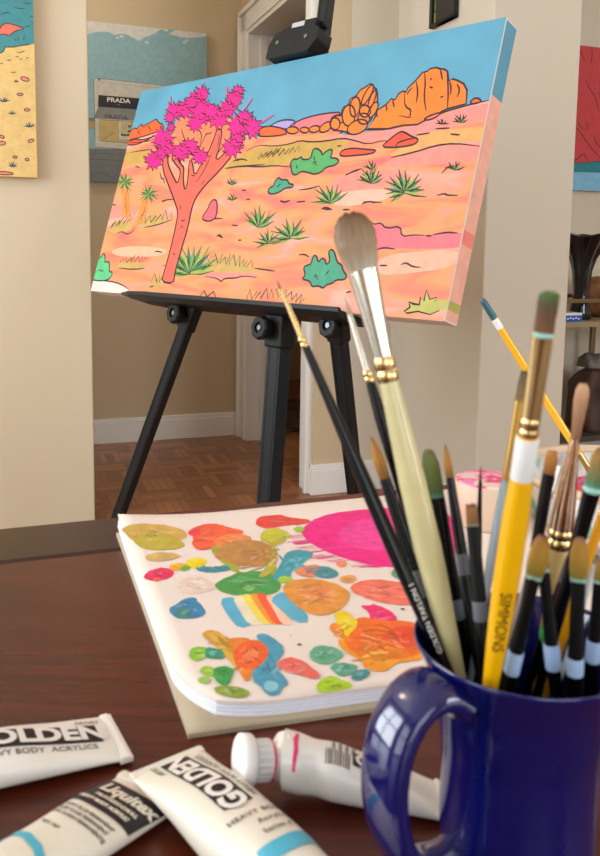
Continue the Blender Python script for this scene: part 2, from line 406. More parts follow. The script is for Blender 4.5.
# rug seen through the doorway
def rugmat():
    m = bpy.data.materials.new('patterned_rug'); m.use_nodes = True; N = Nodes(m); tc = N.n('ShaderNodeTexCoord')
    vo = N.n('ShaderNodeTexVoronoi'); vo.inputs['Scale'].default_value = 14; N.l(tc.outputs['Object'], vo.inputs['Vector']); rp = N.n('ShaderNodeValToRGB'); N.l(vo.outputs['Distance'], rp.inputs[0])
    e = rp.color_ramp.elements; e[0].color = (*rgb('1F1A18'), 1); e[1].color = (*rgb('6A5848'), 1); e[1].position = .6
    N.l(rp.outputs[0], N.b.inputs['Base Color']); N.b.inputs['Roughness'].default_value = .95; return m
rc = onz(292, 418); ru_, rv_ = touv(rc)
tag(obj('patterned_rug', hbox(SW + T + .02, ru_ + 1.2, rv_ - .34, rv_ + .5, .001, .012), rugmat(), loc=hp(SW + T + .5, rv_, 0), bevel=.004),
    'dark patterned rug on the floor of the room past the doorway', 'rug')

# stained glass panel hung on the left face of the pier
def wallB(px, py): # a point on the pier's left face
    return onp(px, py, hp(BU, 0, 0), hu)
a = wallB(434, 27); b = wallB(459, 14); v0, v1 = b.dot(hv), a.dot(hv); zb = (a.z + b.z) / 2 - .01; zt = zb + .42
sg = thing('stained_glass_panel', 'small stained glass panel in a black frame hung high on the pier wall', 'stained glass', hp(BU - .012, (v0 + v1) / 2, zb))
mb = MB(); fwid = .018
for (q0, q1, z0, z1) in ((v0, v0 + .125, zb, zt), (v1 - fwid, v1, zb, zt), (v0, v1, zb, zb + .012), (v0, v1, zt - fwid, zt)): hbox(BU - .022, BU - .002, q0, q1, z0, z1, mb)
obj('frame', mb, mat('panel_frame', '14110F', .5), sg, bevel=.002)
gm = [mat('art_glass', c, .1, spec=.6) for c in ('8FA35A', 'C9B25E', 'D8D2B0', '5E7F6A', '7C9C9C', 'B2863F')]
mb = MB(); g0, g1, zz = v0 + .125, v1 - fwid, zb + .012; rows, cs = 9, 3
for i in range(cs):
    for j in range(rows):
        x0 = g0 + (g1 - g0) * i / cs; x1 = g0 + (g1 - g0) * (i + 1) / cs; y0 = zz + (zt - fwid - zz) * j / rows; y1 = zz + (zt - fwid - zz) * (j + 1) / rows
        hbox(BU - .012, BU - .008, x0 + .003, x1 - .003, y0 + .003, y1 - .003, mb, random.randrange(6))
obj('glass', mb, gm, sg)
obj('leading', hbox(BU - .009, BU - .005, g0, g1, zz, zt - fwid), mat('lead', '1B1A18', .6), sg)

# ------------------------------------------------------------------ pictures on the walls
def lpx(o, ex, ey, n, x, y):
    q = onp(x, y, o, n) - o; return q.dot(ex), q.dot(ey)
def framed(name, label, u0, u1, vf, z0, z1, depth, body='EDE6DA'):
    """stretched canvas whose front face lies at v = vf, facing -v"""
    t = thing(name, label, 'painting', hp((u0 + u1) / 2, vf + depth, z0))
    obj('canvas', hbox(u0, u1, vf, vf + depth, z0, z1), mat('canvas_side', body, .8, bump=.2, scale=300), t, bevel=.003)
    o = hp(u0, vf, z0); A = Art(o, hu, UP, -hv, rect=(.002, u1 - u0 - .002, .002, z1 - z0 - .002)); return t, A
# beach picture on the left partition
vf = PW - .034
p = onp(38, 178, hp(0, vf), hv); u1, z0 = p.dot(hu), p.z
bt, A = framed('beach_painting', 'painting of a teal sea and yellow sand dotted with pebbles, hung on the left wall', u1 - .52, u1, vf, z0, z0 + .82, .034, 'E2BE7A')
W_, H_ = .52, .82; zt8 = tile(0, 0, 4.505)
A.fill_l([(0, 0), (W_, 0), (W_, H_), (0, H_)], paint('E3C079'), 1)
A.fill([(-2600, -700), (157, -700), (157, 197), (120, 202), (95, 205), (60, 212), (25, 212), (15, 232), (0, 240), (-60, 250), (-400, 300), (-900, 270), (-2600, 330)], paint('3F8C93'), zt8, 0, .003, mat('ink_line', '3A2A22', .6))
lw = .0028; ik = mat('ink_line', '3A2A22', .6)
A.fill([(-30, 160), (-20, 140), (0, 130), (8, 112), (30, 104), (50, 108), (75, 115), (90, 122), (110, 126), (100, 133), (70, 138), (45, 158), (38, 162), (25, 152)], paint('E8735C'), zt8, 1, lw, ik)
for q in ([(62, 32), (80, 38), (112, 38)], [(0, 68), (30, 55), (48, 60)], [(110, 14), (140, 16)], [(132, 72), (155, 74)], [(112, 122), (135, 115)], [(66, 172), (72, 185)], [(80, 168), (82, 185)], [(105, 178), (110, 163)], [(75, 236), (100, 235), (112, 228)], [(70, 254), (85, 256)], [(28, 272), (52, 270)], [(88, 265), (100, 266)], [(0, 288), (14, 284)], [(48, 326), (72, 325)], [(118, 262), (130, 260)]):
    A.line(q, lw, ik, zt8)
for (x, y, r1, r2, an) in ((112, 356, 20, 9, .3), (90, 425, 13, 6, 0), (122, 495, 13, 6, 0), (140, 634, 14, 7, -.3), (122, 719, 9, 6, .2), (68, 708, 9, 5, 0), (8, 616, 12, 6, .4), (5, 645, 20, 9, 0), (20, 780, 40, 7, .06)):
    A.ellipse((x, y), r1, r2, an, paint('E58A76'), zt8, lw)
for (x, y, r) in ((18, 460, 30), (133, 573, 30), (58, 752, 28), (55, 515, 20), (73, 370, 12)):
    A.yucca((x, y), r, 6, zt8, [paint('3E7C84'), paint('4C8F92')], lw * .8, -165, -15)
obj('picture', A.mb, A.mats, bt)
# storefront picture on the back wall
vf = BW - .03
p = onp(207, 33, hp(0, vf), hv); q = onp(207, 186, hp(0, vf), hv); u1, zt_, z0 = p.dot(hu), p.z, q.z
u0 = onp(86, 100, hp(0, vf), hv).dot(hu)
st, A = framed('storefront_painting', 'painting of a small white shop under pale blue sky, on the back wall', u0, u1, vf, z0, zt_, .03, '9DB4B5')
W_, H_ = u1 - u0, zt_ - z0; Z = tile(85, 10, 4.615); ik = mat('thin_ink', '4A4440', .6)
A.fill_l([(0, 0), (W_, 0), (W_, H_), (0, H_)], paint('8FB6BC'), 1)
A.fill([(-20, 20), (20, 36), (150, 48), (300, 66), (420, 84), (570, 98), (570, 118), (520, 128), (460, 128), (420, 120), (390, 112), (365, 90), (340, 92), (320, 112), (280, 122), (250, 145), (225, 128), (190, 112), (160, 108), (140, 118), (110, 100), (60, 100), (20, 108), (-20, 120)], paint('D9D6CE'), Z)
for (x, y) in ((150, 128), (168, 122), (460, 150), (470, 140), (285, 148)): A.ellipse((x, y), 9, 5, .3, paint('D9D6CE'), Z)
A.fill([(380, 92), (395, 82), (420, 88), (400, 105), (380, 112)], paint('8FB6BC'), Z)
A.fill([(-30, 640), (240, 640), (300, 660), (600, 640), (600, 850), (-30, 850)], paint('747674'), Z, 0)
A.fill([(-30, 495), (600, 520), (600, 560), (-30, 545)], paint('5F7F7E'), Z, 0)
A.fill([(-30, 510), (45, 512), (45, 545), (-30, 545)], paint('B39A62'), Z, 0)
A.fill([(40, 318), (60, 315), (400, 352), (400, 660), (48, 632), (46, 560)], paint('CFC9BB'), Z, 0, .002, ik)
A.line([(40, 330), (400, 366)], .002, ik, Z, 0)
A.ellipse((65, 322), 4, 5, 0, ik, Z)
A.fill([(62, 392), (400, 420), (400, 470), (60, 446)], paint('201E20'), Z, 0)
A.fill([(62, 446), (400, 470), (400, 520), (40, 498)], paint('86887F'), Z, 0, .0015, ik)
A.fill([(66, 505), (400, 524), (400, 630), (66, 604)], paint('C9AE6B'), Z, 0, .002, ik)
A.fill([(155, 512), (215, 516), (215, 600), (155, 598)], paint('D6D0BE'), Z, 0, .0015, ik)
A.fill([(166, 515), (215, 518), (215, 584), (166, 582)], paint('C9B988'), Z, 0)
for (x, y) in ((172, 576), (184, 578), (205, 560), (205, 537), (198, 577)): A.ellipse((x, y), 7, 5, 0, paint('4A3B38'), Z)
A.line([(75, 604), (110, 580), (140, 560)], .002, ik, Z)
for q in ([(0, 690), (120, 690), (240, 712), (400, 705)], [(30, 660), (200, 668)], [(20, 770), (60, 745), (140, 780), (260, 775)], [(30, 800), (200, 800), (400, 790)]): A.line(q, .002, ik, Z)
c = A.loc((155, 418), Z); A.text('PRADA', c, .029, mat('sign_letters', 'E8E4DA', .6), .0008, 1.2, 0)
c = A.loc((153, 437), Z); A.text('- - -', c, .011, mat('sign_letters', 'E8E4DA', .6))
c = A.loc((145, 496), Z); A.text('PRADA', c, .029, mat('sign_dark', '4C4C48', .6), .0006, 1.2, 0)
obj('picture', A.mb, A.mats, st)
# red picture on the wall of the right-hand room
vf = 3.27
p = onp(590, 46, hp(0, vf), hv); q = onp(590, 191, hp(0, vf), hv); u0 = p.dot(hu) - .22
rtg, A = framed('red_painting', 'wrinkled red painting with teal and pale blue bands, in the right-hand room', u0, u0 + .75, vf, q.z, p.z, .03, 'B8BFC2')
W_, H_ = .75, p.z - q.z; Z = tile(540, 0, 4.28); ik = mat('dark_red_line', '5E1C1E', .6)  # dark red lines drawn in the picture
A.fill_l([(0, 0), (W_, 0), (W_, H_), (0, H_)], paint('C33A40'), 1)
A.fill([(-100, 692), (120, 694), (180, 697), (260, 690), (900, 660), (900, 870), (-100, 870)], paint('15808C'), Z, 0, .003, ik)
A.fill([(-100, 738), (120, 738), (160, 735), (260, 738), (900, 725), (900, 900), (-100, 900)], paint('7DBBDB'), Z, 0, .002, ik)
for q in ([(168, 200), (178, 230), (192, 262)], [(222, 205), (224, 240), (216, 272)], [(196, 345), (215, 385), (240, 420), (252, 480)], [(145, 540), (170, 560), (195, 600), (225, 640), (260, 680)], [(160, 522), (185, 555)], [(140, 690), (165, 678), (185, 655), (205, 690)], [(200, 520), (205, 560)], [(250, 390), (275, 470), (300, 560)], [(230, 580), (238, 612), (290, 660)], [(290, 260), (330, 420), (420, 560)]): A.line(q, .006, ik, Z)
obj('picture', A.mb, A.mats, rtg)
# ------------------------------------------------------------------ desert painting on the easel
cy_, sy_ = math.cos(-.75626), math.sin(-.75626); tl = .30125
hx = V((cy_, sy_, 0)); bk = V((-sy_, cy_, 0)); vy = UP * math.cos(tl) + bk * math.sin(tl); nf = hx.cross(vy)
CW, CH, CD = 1.196, .61, .046
cc = V((-.10524, 1.97043, 1.15765)); O = cc - hx * CW / 2 - vy * CH / 2
dt = thing('desert_painting', 'large bright painting of a pink-flowered desert tree among orange rocks, on the black easel', 'painting', O + hx * CW / 2)
mb = MB().box(O - nf * CD, hx * CW, vy * CH, nf * CD); obj('canvas', mb, M['canvas'], dt, bevel=.003, seg=3)
A = Art(O + nf * .0003, hx, vy, nf, .000004, (.0005, CW - .0005, .0005, CH - .0005))
z1, z2, z3, z4, z5, z6 = tile(130, 70, 4), tile(85, 180, 4), tile(225, 100, 4), tile(210, 190, 4.286), tile(330, 60, 4), tile(330, 150, 3.75)
OL = M['outline']; LW = .0042
def groundmat():
    m = bpy.data.materials.new('painted_ground'); m.use_nodes = True; N = Nodes(m); tc = N.n('ShaderNodeTexCoord'); mp = N.n('ShaderNodeMapping')
    mp.inputs['Rotation'].default_value = (0, 0, .756); mp.inputs['Scale'].default_value = (3.2, 3.2, 13); N.l(tc.outputs['Object'], mp.inputs[0])
    nz = N.n('ShaderNodeTexNoise'); nz.inputs['Scale'].default_value = 1.5; nz.inputs['Detail'].default_value = 5; nz.inputs['Distortion'].default_value = .8; N.l(mp.outputs[0], nz.inputs['Vector'])
    rp = N.n('ShaderNodeValToRGB'); N.l(nz.outputs['Fac'], rp.inputs[0]); e = rp.color_ramp.elements
    for p_, c_ in ((.30, 'E8686A'), (.40, 'E8805E'), (.5, 'DE975C'), (.58, 'EA9276'), (.70, 'EFA896')):
        if p_ == .30: x = e[0]; x.position = p_
        elif p_ == .70: x = e[-1]; x.position = p_
        else: x = e.new(p_)
        x.color = (*rgb(c_), 1)
    N.l(rp.outputs[0], N.b.inputs['Base Color']); N.b.inputs['Roughness'].default_value = .55; return m
GM = groundmat()
SKY = mat('painted_sky', '579BB6', .55, var=.12, scale=7, bump=.1)
A.fill_l([(0, 0), (CW, 0), (CW, CH), (0, CH)], SKY, 1)
A.fill([z3(175, 108), z3(205, 88), z3(240, 78), z3(285, 82), z3(270, 115), z3(180, 118)], paint('A996CE'), None, 1, LW)
A.fill([z3(245, 120), z3(275, 92), z3(325, 70), z3(400, 53), z3(475, 48), z3(480, 150), z3(245, 150)], paint('F2747A'), None, 1, LW)
A.lay += 1
gl = [z1(-60, 290), z1(20, 272), z1(130, 245), z3(60, 140), z3(130, 148), z3(230, 142), z3(300, 134), z3(380, 132), z3(440, 128), z5(0, 285), z5(60, 300), z5(230, 275), z5(290, 262), z5(350, 258), z5(440, 212), z5(560, 175), z5(640, 160), z5(720, 145), z6(640, 700), z2(-60, 470)]
A.fill(gl, GM, None, 0)
A.line([z5(350, 258), z5(440, 212), z5(560, 178), z5(640, 160)], LW, OL)
pk, pk2, ol, lp = paint('F4707A'), paint('F98A7C'), paint('C09A48'), paint('F2B09A')
for P_, m_ in (
    ([z5(-10, 300), z5(60, 305), z5(230, 280), z5(330, 265), z5(450, 215), z5(660, 160), z5(660, 230), z5(430, 280), z5(330, 300), z5(210, 320), z5(60, 320), z5(-10, 318)], paint('F58B82')),
    ([z3(0, 262), z3(60, 228), z3(100, 200), z3(170, 182), z3(270, 176), z3(330, 166), z3(400, 168), z3(470, 155), z3(540, 175), z3(640, 165), z3(700, 180), z3(700, 200), z3(600, 192), z3(480, 185), z3(420, 210), z3(340, 250), z3(200, 262), z3(60, 272), z3(0, 278)], ol),
    ([z1(0, 325), z1(50, 318), z1(90, 320), z1(120, 350), z1(60, 370), z1(-30, 380), z1(-30, 330)], ol),
    ([z5(350, 300), z5(440, 278), z5(640, 262), z5(640, 320), z5(480, 330), z5(330, 370), z5(220, 390), z5(300, 340)], paint('DDA25F')),
    ([z5(250, 390), z5(420, 345), z5(500, 332), z5(640, 340), z5(640, 400), z5(420, 420), z5(200, 430)], pk2),
    ([z5(60, 322), z5(210, 322), z5(330, 302), z5(430, 282), z5(660, 235), z5(660, 262), z5(440, 280), z5(340, 302), z5(210, 352), z5(60, 350)], paint('E88A66')),
    ([z6(0, 110), z6(90, 80), z6(240, 70), z6(320, 100), z6(240, 130), z6(90, 150), z6(0, 165)], pk2),
    ([z6(10, 165), z6(100, 150), z6(240, 145), z6(230, 185), z6(60, 215), z6(0, 200)], lp),
    ([z6(150, 268), z6(190, 275), z6(215, 300), z6(262, 285), z6(270, 325), z6(340, 318), z6(420, 318), z6(520, 308), z6(520, 362), z6(400, 372), z6(240, 368), z6(150, 378), z6(120, 330)], pk),
    ([z6(180, 395), z6(420, 372), z6(490, 380), z6(470, 440), z6(280, 465), z6(170, 470)], paint('F2AC90')),
    ([z2(90, 105), z2(200, 95), z2(205, 140), z2(110, 155), z2(80, 150)], pk2),
    ([z2(100, 280), z2(180, 262), z2(330, 272), z2(320, 300), z2(240, 308), z2(120, 305)], paint('EFB08E')),
    ([z2(5, 440), z2(28, 396), z2(70, 400), z2(115, 404), z2(155, 420), z2(180, 445), z2(180, 470), z2(0, 470)], paint('F9D3CB')),
    ([z4(-15, 350), z4(60, 352), z4(190, 360), z4(205, 372), z4(110, 378), z4(40, 385), z4(-20, 380)], pk2)):
    A.fill(P_, m_, None, 2)
for q in ([z3(85, 205), z3(130, 180), z3(200, 185), z3(260, 176), z3(300, 162), z3(340, 168), z3(400, 165), z3(470, 152), z3(520, 162), z3(570, 178), z3(640, 160), z3(720, 172)],
          [z3(0, 275), z3(70, 264), z3(140, 268), z3(200, 262), z3(268, 268)], [z5(245, 390), z5(330, 372), z5(420, 342), z5(500, 333), z5(600, 345)], [z5(100, 275), z5(150, 280), z5(230, 278), z5(290, 262), z5(345, 258)], [z5(345, 300), z5(400, 292)],
          [z5(480, 296), z5(520, 300)], [z5(420, 275), z5(480, 272)], [z6(148, 265), z6(165, 280), z6(190, 272), z6(210, 295), z6(265, 285), z6(268, 325), z6(310, 318), z6(355, 320)], [z6(358, 322), z6(382, 322)], [z6(385, 318), z6(440, 308), z6(480, 312)],
          [z6(165, 378), z6(200, 365), z6(245, 372)], [z6(265, 430), z6(285, 422), z6(310, 438), z6(340, 440)], [z6(400, 170), z6(430, 163), z6(440, 170), z6(480, 170)], [z6(120, 205), z6(130, 193), z6(195, 197)], [z6(185, 433), z6(215, 433)], [z6(418, 88), z6(440, 65), z6(460, 58), z6(475, 72)],
          [z6(60, 95), z6(90, 78), z6(118, 70)], [z6(228, 28), z6(290, 15), z6(340, 0)], [z6(48, 225), z6(75, 223)], [z6(60, 535), z6(80, 530)], [z4(25, 200), z4(40, 190), z4(55, 205)], [z4(92, 150), z4(120, 153)], [z4(380, 278), z4(405, 275), z4(425, 288)], [z4(478, 82), z4(495, 72), z4(525, 85)],
          [z4(570, 84), z4(600, 84)], [z4(300, 45), z4(320, 52), z4(340, 44)], [z4(375, 52), z4(410, 48)], [z4(155, 40), z4(172, 40)], [z4(120, 215), z4(135, 215)], [z4(-20, 370), z4(30, 378), z4(50, 395), z4(60, 378), z4(110, 378), z4(140, 368), z4(200, 374)], [z4(190, 335), z4(280, 348)],
          [z3(480, 300), z3(545, 275)], [z3(295, 360), z3(340, 355), z3(378, 343)], [z3(385, 432), z3(405, 438), z3(425, 438)], [z3(470, 438), z3(498, 438)], [z3(548, 415), z3(580, 405), z3(600, 412)], [z3(220, 405), z3(240, 410), z3(260, 402)], [z3(285, 408), z3(312, 406)], [z3(45, 245), z3(65, 235), z3(90, 242)], [z3(65, 360), z3(85, 362)],
          [z3(448, 184), z3(466, 183)], [z2(278, 288), z2(290, 285), z2(310, 290)], [z2(308, 88), z2(330, 78), z2(352, 78)], [z2(105, 98), z2(125, 100)], [z2(530, 222), z2(540, 225), z2(550, 232)], [z2(500, 155), z2(552, 154)], [z2(20, 402), z2(70, 402), z2(120, 408), z2(160, 425), z2(175, 440)], [z1(385, 392), z1(440, 385), z1(540, 378)], [z1(410, 365), z1(440, 355), z1(465, 360)], [z1(125, 525), z1(150, 518), z1(175, 518)]):
    A.line(q, LW * .95, OL)
orange, orange2, redo = paint('F07C22'), paint('EC5F22'), paint('EA4C2E')
A.fill([z1(-30, 270), z1(-10, 245), z1(0, 250), z1(20, 230), z1(28, 238), z1(45, 213), z1(50, 228), z1(70, 215), z1(90, 205), z1(105, 195), z1(115, 212), z1(130, 215), z1(138, 242), z1(100, 250), z1(60, 264), z1(20, 274), z1(-20, 285)], orange2, None, 1, LW)
A.fill([z1(-10, 290), z1(20, 275), z1(50, 280), z1(90, 268), z1(100, 262), z1(60, 285), z1(20, 300), z1(-10, 300)], redo, None, 1, LW)
for q in ([z1(0, 290), z1(60, 288), z1(120, 270)], [z1(30, 238), z1(40, 260)], [z1(72, 222), z1(85, 245)], [z1(0, 330), z1(60, 320), z1(90, 318)], [z1(40, 390), z1(20, 385)]): A.line(q, LW * .8, OL)
A.fill([z3(130, 145), z3(135, 118), z3(165, 104), z3(210, 108), z3(240, 118), z3(248, 130), z3(235, 140), z3(180, 146)], orange2, None, 1, LW)
for (x, y, a, b, g) in ((270, 121, 24, 14, 0), (318, 120, 18, 11, 0), (358, 116, 22, 13, -.2), (404, 108, 30, 16, -.6), (450, 78, 27, 18, -.2)): A.ellipse((x, y), a, b, g, orange, z3, LW)
A.fill([z5(0, 280), z5(5, 238), z5(30, 220), z5(45, 225), z5(50, 190), z5(75, 180), z5(80, 155), z5(105, 145), z5(120, 120), z5(140, 110), z5(165, 92), z5(175, 110), z5(190, 120), z5(190, 185), z5(178, 205), z5(160, 250), z5(100, 290), z5(75, 298), z5(60, 285)], orange, None, 1, LW)
for (x, y, a, b, g) in ((20, 255, 20, 24, 0), (75, 222, 26, 42, .1), (100, 188, 20, 40, .15), (150, 140, 12, 46, .5), (168, 160, 10, 42, .35), (172, 200, 14, 36, .5), (140, 205, 22, 24, 0), (135, 235, 24, 22, 0), (110, 268, 44, 26, -.45)): A.ellipse((x, y), a, b, g, orange, z5, LW)
A.fill([z5(150, 275), z5(180, 230), z5(190, 200), z5(215, 185), z5(225, 178), z5(245, 155), z5(260, 160), z5(275, 135), z5(290, 125), z5(305, 128), z5(312, 112), z5(330, 95), z5(345, 80), z5(370, 50), z5(390, 45), z5(400, 35), z5(425, 30), z5(442, 36), z5(455, 36), z5(470, 45), z5(475, 85), z5(490, 75), z5(510, 82), z5(535, 95), z5(548, 120), z5(545, 175), z5(470, 195), z5(440, 210), z5(350, 258), z5(290, 262), z5(230, 275)], orange, None, 0, LW)
for q in ([z5(298, 128), z5(298, 170), z5(305, 190), z5(325, 200), z5(320, 220), z5(322, 232), z5(275, 222)], [z5(345, 85), z5(352, 130), z5(345, 172)], [z5(378, 50), z5(382, 90), z5(376, 150), z5(385, 205)], [z5(468, 45), z5(474, 120), z5(470, 195)], [z5(442, 38), z5(450, 80)], [z5(478, 85), z5(485, 110), z5(482, 140)], [z5(508, 95), z5(520, 120), z5(508, 150)], [z5(330, 110), z5(315, 125), z5(308, 140)], [z5(225, 180), z5(228, 205)], [z5(250, 160), z5(258, 190)], [z5(185, 205), z5(190, 230)], [z5(398, 108), z5(412, 112)], [z5(440, 150), z5(455, 145)], [z5(400, 80), z5(408, 72)]):
    A.line(q, LW, OL)
A.fill([z5(565, 178), z5(562, 165), z5(578, 152), z5(598, 154), z5(606, 168)], orange2, None, 1, LW)
A.fill([z5(370, 240), z5(400, 222), z5(445, 208), z5(430, 226), z5(400, 240)], paint('F4795E'), None, 1, LW)
A.fill([z5(205, 348), z5(230, 325), z5(260, 300), z5(285, 285), z5(300, 290), z5(330, 308), z5(352, 315), z5(350, 330), z5(325, 342), z5(262, 350)], redo, None, 1, LW)
A.line([z5(262, 345), z5(275, 328), z5(310, 318), z5(340, 312)], LW, OL)
A.fill([z5(38, 378), z5(50, 360), z5(90, 352), z5(150, 358), z5(188, 360), z5(170, 375), z5(100, 382), z5(50, 386)], redo, None, 1, LW)
g1, g2, g3, g4 = paint('4FA25C'), paint('3F9A78'), paint('8FB544'), paint('4E9E58')
A.fill([z3(x, y) for x, y in ((265, 275), (262, 250), (275, 235), (290, 238), (305, 225), (310, 240), (345, 235), (350, 200), (365, 192), (385, 205), (390, 222), (400, 208), (425, 195), (430, 210), (420, 232), (445, 232), (458, 245), (440, 262), (405, 268), (385, 290), (355, 298), (335, 290), (305, 285), (285, 300), (270, 298))], g1, None, 1, LW)
A.fill([z3(x, y) for x, y in ((170, 370), (178, 350), (195, 345), (200, 325), (215, 308), (225, 320), (250, 318), (255, 335), (275, 338), (270, 350), (240, 352), (220, 368), (190, 378))], g2, None, 1, LW)
A.fill([z4(x, y) for x, y in ((392, 382), (410, 365), (400, 330), (420, 322), (435, 315), (440, 285), (455, 278), (465, 312), (480, 290), (495, 300), (498, 322), (515, 305), (508, 265), (520, 252), (535, 268), (545, 312), (565, 320), (570, 345), (588, 370), (575, 385), (540, 385), (525, 400), (500, 405), (485, 422), (465, 410), (435, 415), (430, 390))], g2, None, 1, LW)
A.fill([z2(x, y) for x, y in ((20, 395), (35, 345), (50, 332), (45, 310), (60, 315), (75, 290), (82, 310), (78, 330), (95, 325), (100, 345), (95, 365), (112, 370), (100, 395), (75, 404), (40, 402))], paint('55BE7E'), None, 1, LW)
for q in ([z3(350, 260), z3(360, 240), z3(365, 262)], [z3(355, 225), z3(360, 240)], [z3(285, 260), z3(290, 275)], [z3(205, 350), z3(225, 335)], [z4(445, 375), z4(455, 360), z4(460, 385)], [z4(495, 365), z4(510, 345)], [z2(50, 365), z2(60, 358), z2(68, 366), z2(76, 360)]): A.line(q, LW * .8, OL)
A.fill([z6(x, y) for x, y in ((278, 605), (300, 590), (297, 570), (312, 577), (335, 580), (340, 552), (352, 567), (362, 525), (374, 560), (402, 552), (390, 568), (412, 563), (520, 565), (520, 598), (410, 602), (375, 617), (330, 605), (290, 612))], paint('B9B55C'), None, 0)
A.line([z6(x, y) for x, y in ((410, 602), (375, 617), (330, 605), (290, 612), (278, 605), (300, 590), (297, 570), (312, 577), (335, 580), (340, 552), (352, 567), (362, 525), (374, 560), (402, 552), (392, 568))], LW * 1.2, OL, None, 0)
tan = paint('C3A05A')
for P_ in ([z2(130, 350), z2(145, 325), z2(190, 328), z2(238, 335), z2(238, 355), z2(180, 360)], [z2(92, 195), z2(120, 165), z2(180, 160), z2(195, 190), z2(160, 210), z2(110, 215)], [z2(200, 180), z2(260, 135), z2(310, 145), z2(350, 155), z2(300, 178), z2(230, 195)], [z2(255, 425), z2(275, 400), z2(305, 385), z2(322, 410), z2(290, 432)], [z4(-40, 345), z4(0, 300), z4(60, 285), z4(130, 290), z4(180, 335), z4(200, 350), z4(100, 355), z4(0, 352)]): A.fill(P_, tan, None, 1)
for a_, b_, n_, h_, t_ in (((140, 330), (238, 330), 13, 28, z2), ((95, 195), (190, 165), 13, 35, z2), ((205, 180), (350, 155), 14, 40, z2), ((265, 410), (318, 408), 6, 35, z2), ((-30, 305), (180, 335), 22, 45, z4), ((150, 470), (290, 462), 12, 42, z4), ((305, 455), (400, 492), 9, 40, z4), ((130, 240), (300, 205), 16, 30, z3), ((455, 465), (520, 470), 4, 28, z2), ((510, 355), (600, 330), 9, 25, z1)):
    A.zig(a_, b_, n_, h_, LW * 1.15, t_)
for q in ([z2(135, 352), z2(190, 358), z2(238, 354)], [z2(125, 215), z2(150, 205), z2(165, 218), z2(190, 208), z2(200, 190)], [z2(235, 190), z2(290, 180), z2(350, 158)], [z2(258, 428), z2(275, 425)]): A.line(q, LW * .9, OL)
# yuccas and the little palms on the left
yc = [paint('6E9E3C'), paint('478C44'), paint('96AE42'), paint('2F7C5E')]
for c_, r_, n_, t_, a0, a1 in (((425, 372), 118, 15, z2, -190, -5), ((210, 160), 90, 9, z4, -150, -25), ((348, 205), 92, 11, z4, -200, -5), ((250, 228), 62, 9, z4, -200, -20), ((28, 340), 32, 6, z3, -160, -20), ((30, 402), 30, 6, z3, -160, -20), ((425, 412), 80, 9, z3, -175, -35), ((582, 330), 62, 8, z3, -170, -30), ((158, 125), 62, 9, z6, -165, -25), ((280, 158), 82, 15, z6, -215, 10), ((450, 258), 28, 6, z5, -175, -10), ((525, 250), 36, 7, z5, -175, -20), ((500, 440), 40, 5, z5, -160, -20), ((170, 440), 40, 5, z5, -160, -60)):
    A.yucca(c_, r_, n_, t_, yc, LW * .8, a0, a1)
for (x0, y0, x1, y1) in ((160, 20, 165, 150), (240, 85, 222, 170)): A.fill([z2(x0 - 10, y0), z2(x0 + 12, y0), z2(x1 + 16, y1), z2(x1 - 14, y1)], paint('EE8A3C'), None, 0); A.zig((x0, y0 + 30), (x1, y1), 7, 18, LW * .6, z2)
for c_, r_ in (((160, 8), 45), ((255, 55), 42)): A.yucca(c_, r_, 15, z2, yc, LW * .5, -190, 150)
A.fill([z2(470, 155), z2(475, 140), z2(492, 118), z2(500, 92), z2(518, 76), z2(530, 88), z2(527, 150), z2(500, 166), z2(478, 162)], paint('F25E6E'), None, 1, LW)
# the tree: trunk, limbs and flower clusters
coral, coral2 = paint('F0604E'), paint('E87E58')
A.fill([z1(175, 225), z1(200, 185), z1(260, 195), z1(330, 205), z1(420, 190), z1(410, 250), z1(425, 290), z1(385, 330), z1(330, 320), z1(300, 360), z1(250, 300), z1(230, 280), z1(190, 300)], coral2, None, 1)
trunk = [(126, 847), (140, 800), (165, 710), (185, 620), (194, 570), (178, 520), (155, 460), (132, 400), (133, 345), (152, 338), (152, 380), (175, 430), (190, 458), (200, 425), (203, 400), (185, 380), (165, 350), (182, 338), (205, 380), (217, 388), (212, 430), (220, 488), (232, 450), (238, 360), (250, 365), (258, 430), (290, 370), (315, 330), (340, 265), (350, 235), (370, 240), (362, 300), (338, 372), (395, 318), (415, 335), (360, 402), (300, 462), (262, 512), (245, 560), (235, 620), (205, 720), (180, 812), (174, 855)]
A.fill([z1(*q) for q in trunk], coral, None, 1, LW * 1.15)
for q in ([(205, 235), (220, 280), (235, 310)], [(270, 230), (290, 260), (280, 300)], [(310, 250), (270, 330)], [(300, 260), (330, 250)], [(360, 260), (350, 310)], [(400, 270), (370, 310), (345, 340)], [(200, 540), (205, 560)], [(285, 460), (300, 440)], [(245, 420), (262, 425)], [(205, 600), (215, 605), (222, 598)], [(172, 735), (182, 738)], [(205, 622), (212, 632)], [(120, 410), (128, 440), (135, 430), (138, 455)], [(330, 330), (300, 400), (265, 450)]):
    A.line([z1(*p_) for p_ in q], LW * .9, OL)
mg = paint('F40088')
for q in (((285, 80), (298, 50)), ((390, 110), (388, 70)), ((450, 170), (490, 115)), ((520, 215), (575, 180)), ((165, 140), (162, 108)), ((430, 90), (440, 62)), ((485, 195), (490, 165))):
    A.line([z1(*q[0]), z1(*q[1])], LW * 2.0, mg, None, 0); A.line([z1(q[0][0] + 3, q[0][1] + 3), z1(q[1][0] + 3, q[1][1])], LW * .8, OL, None, 0)
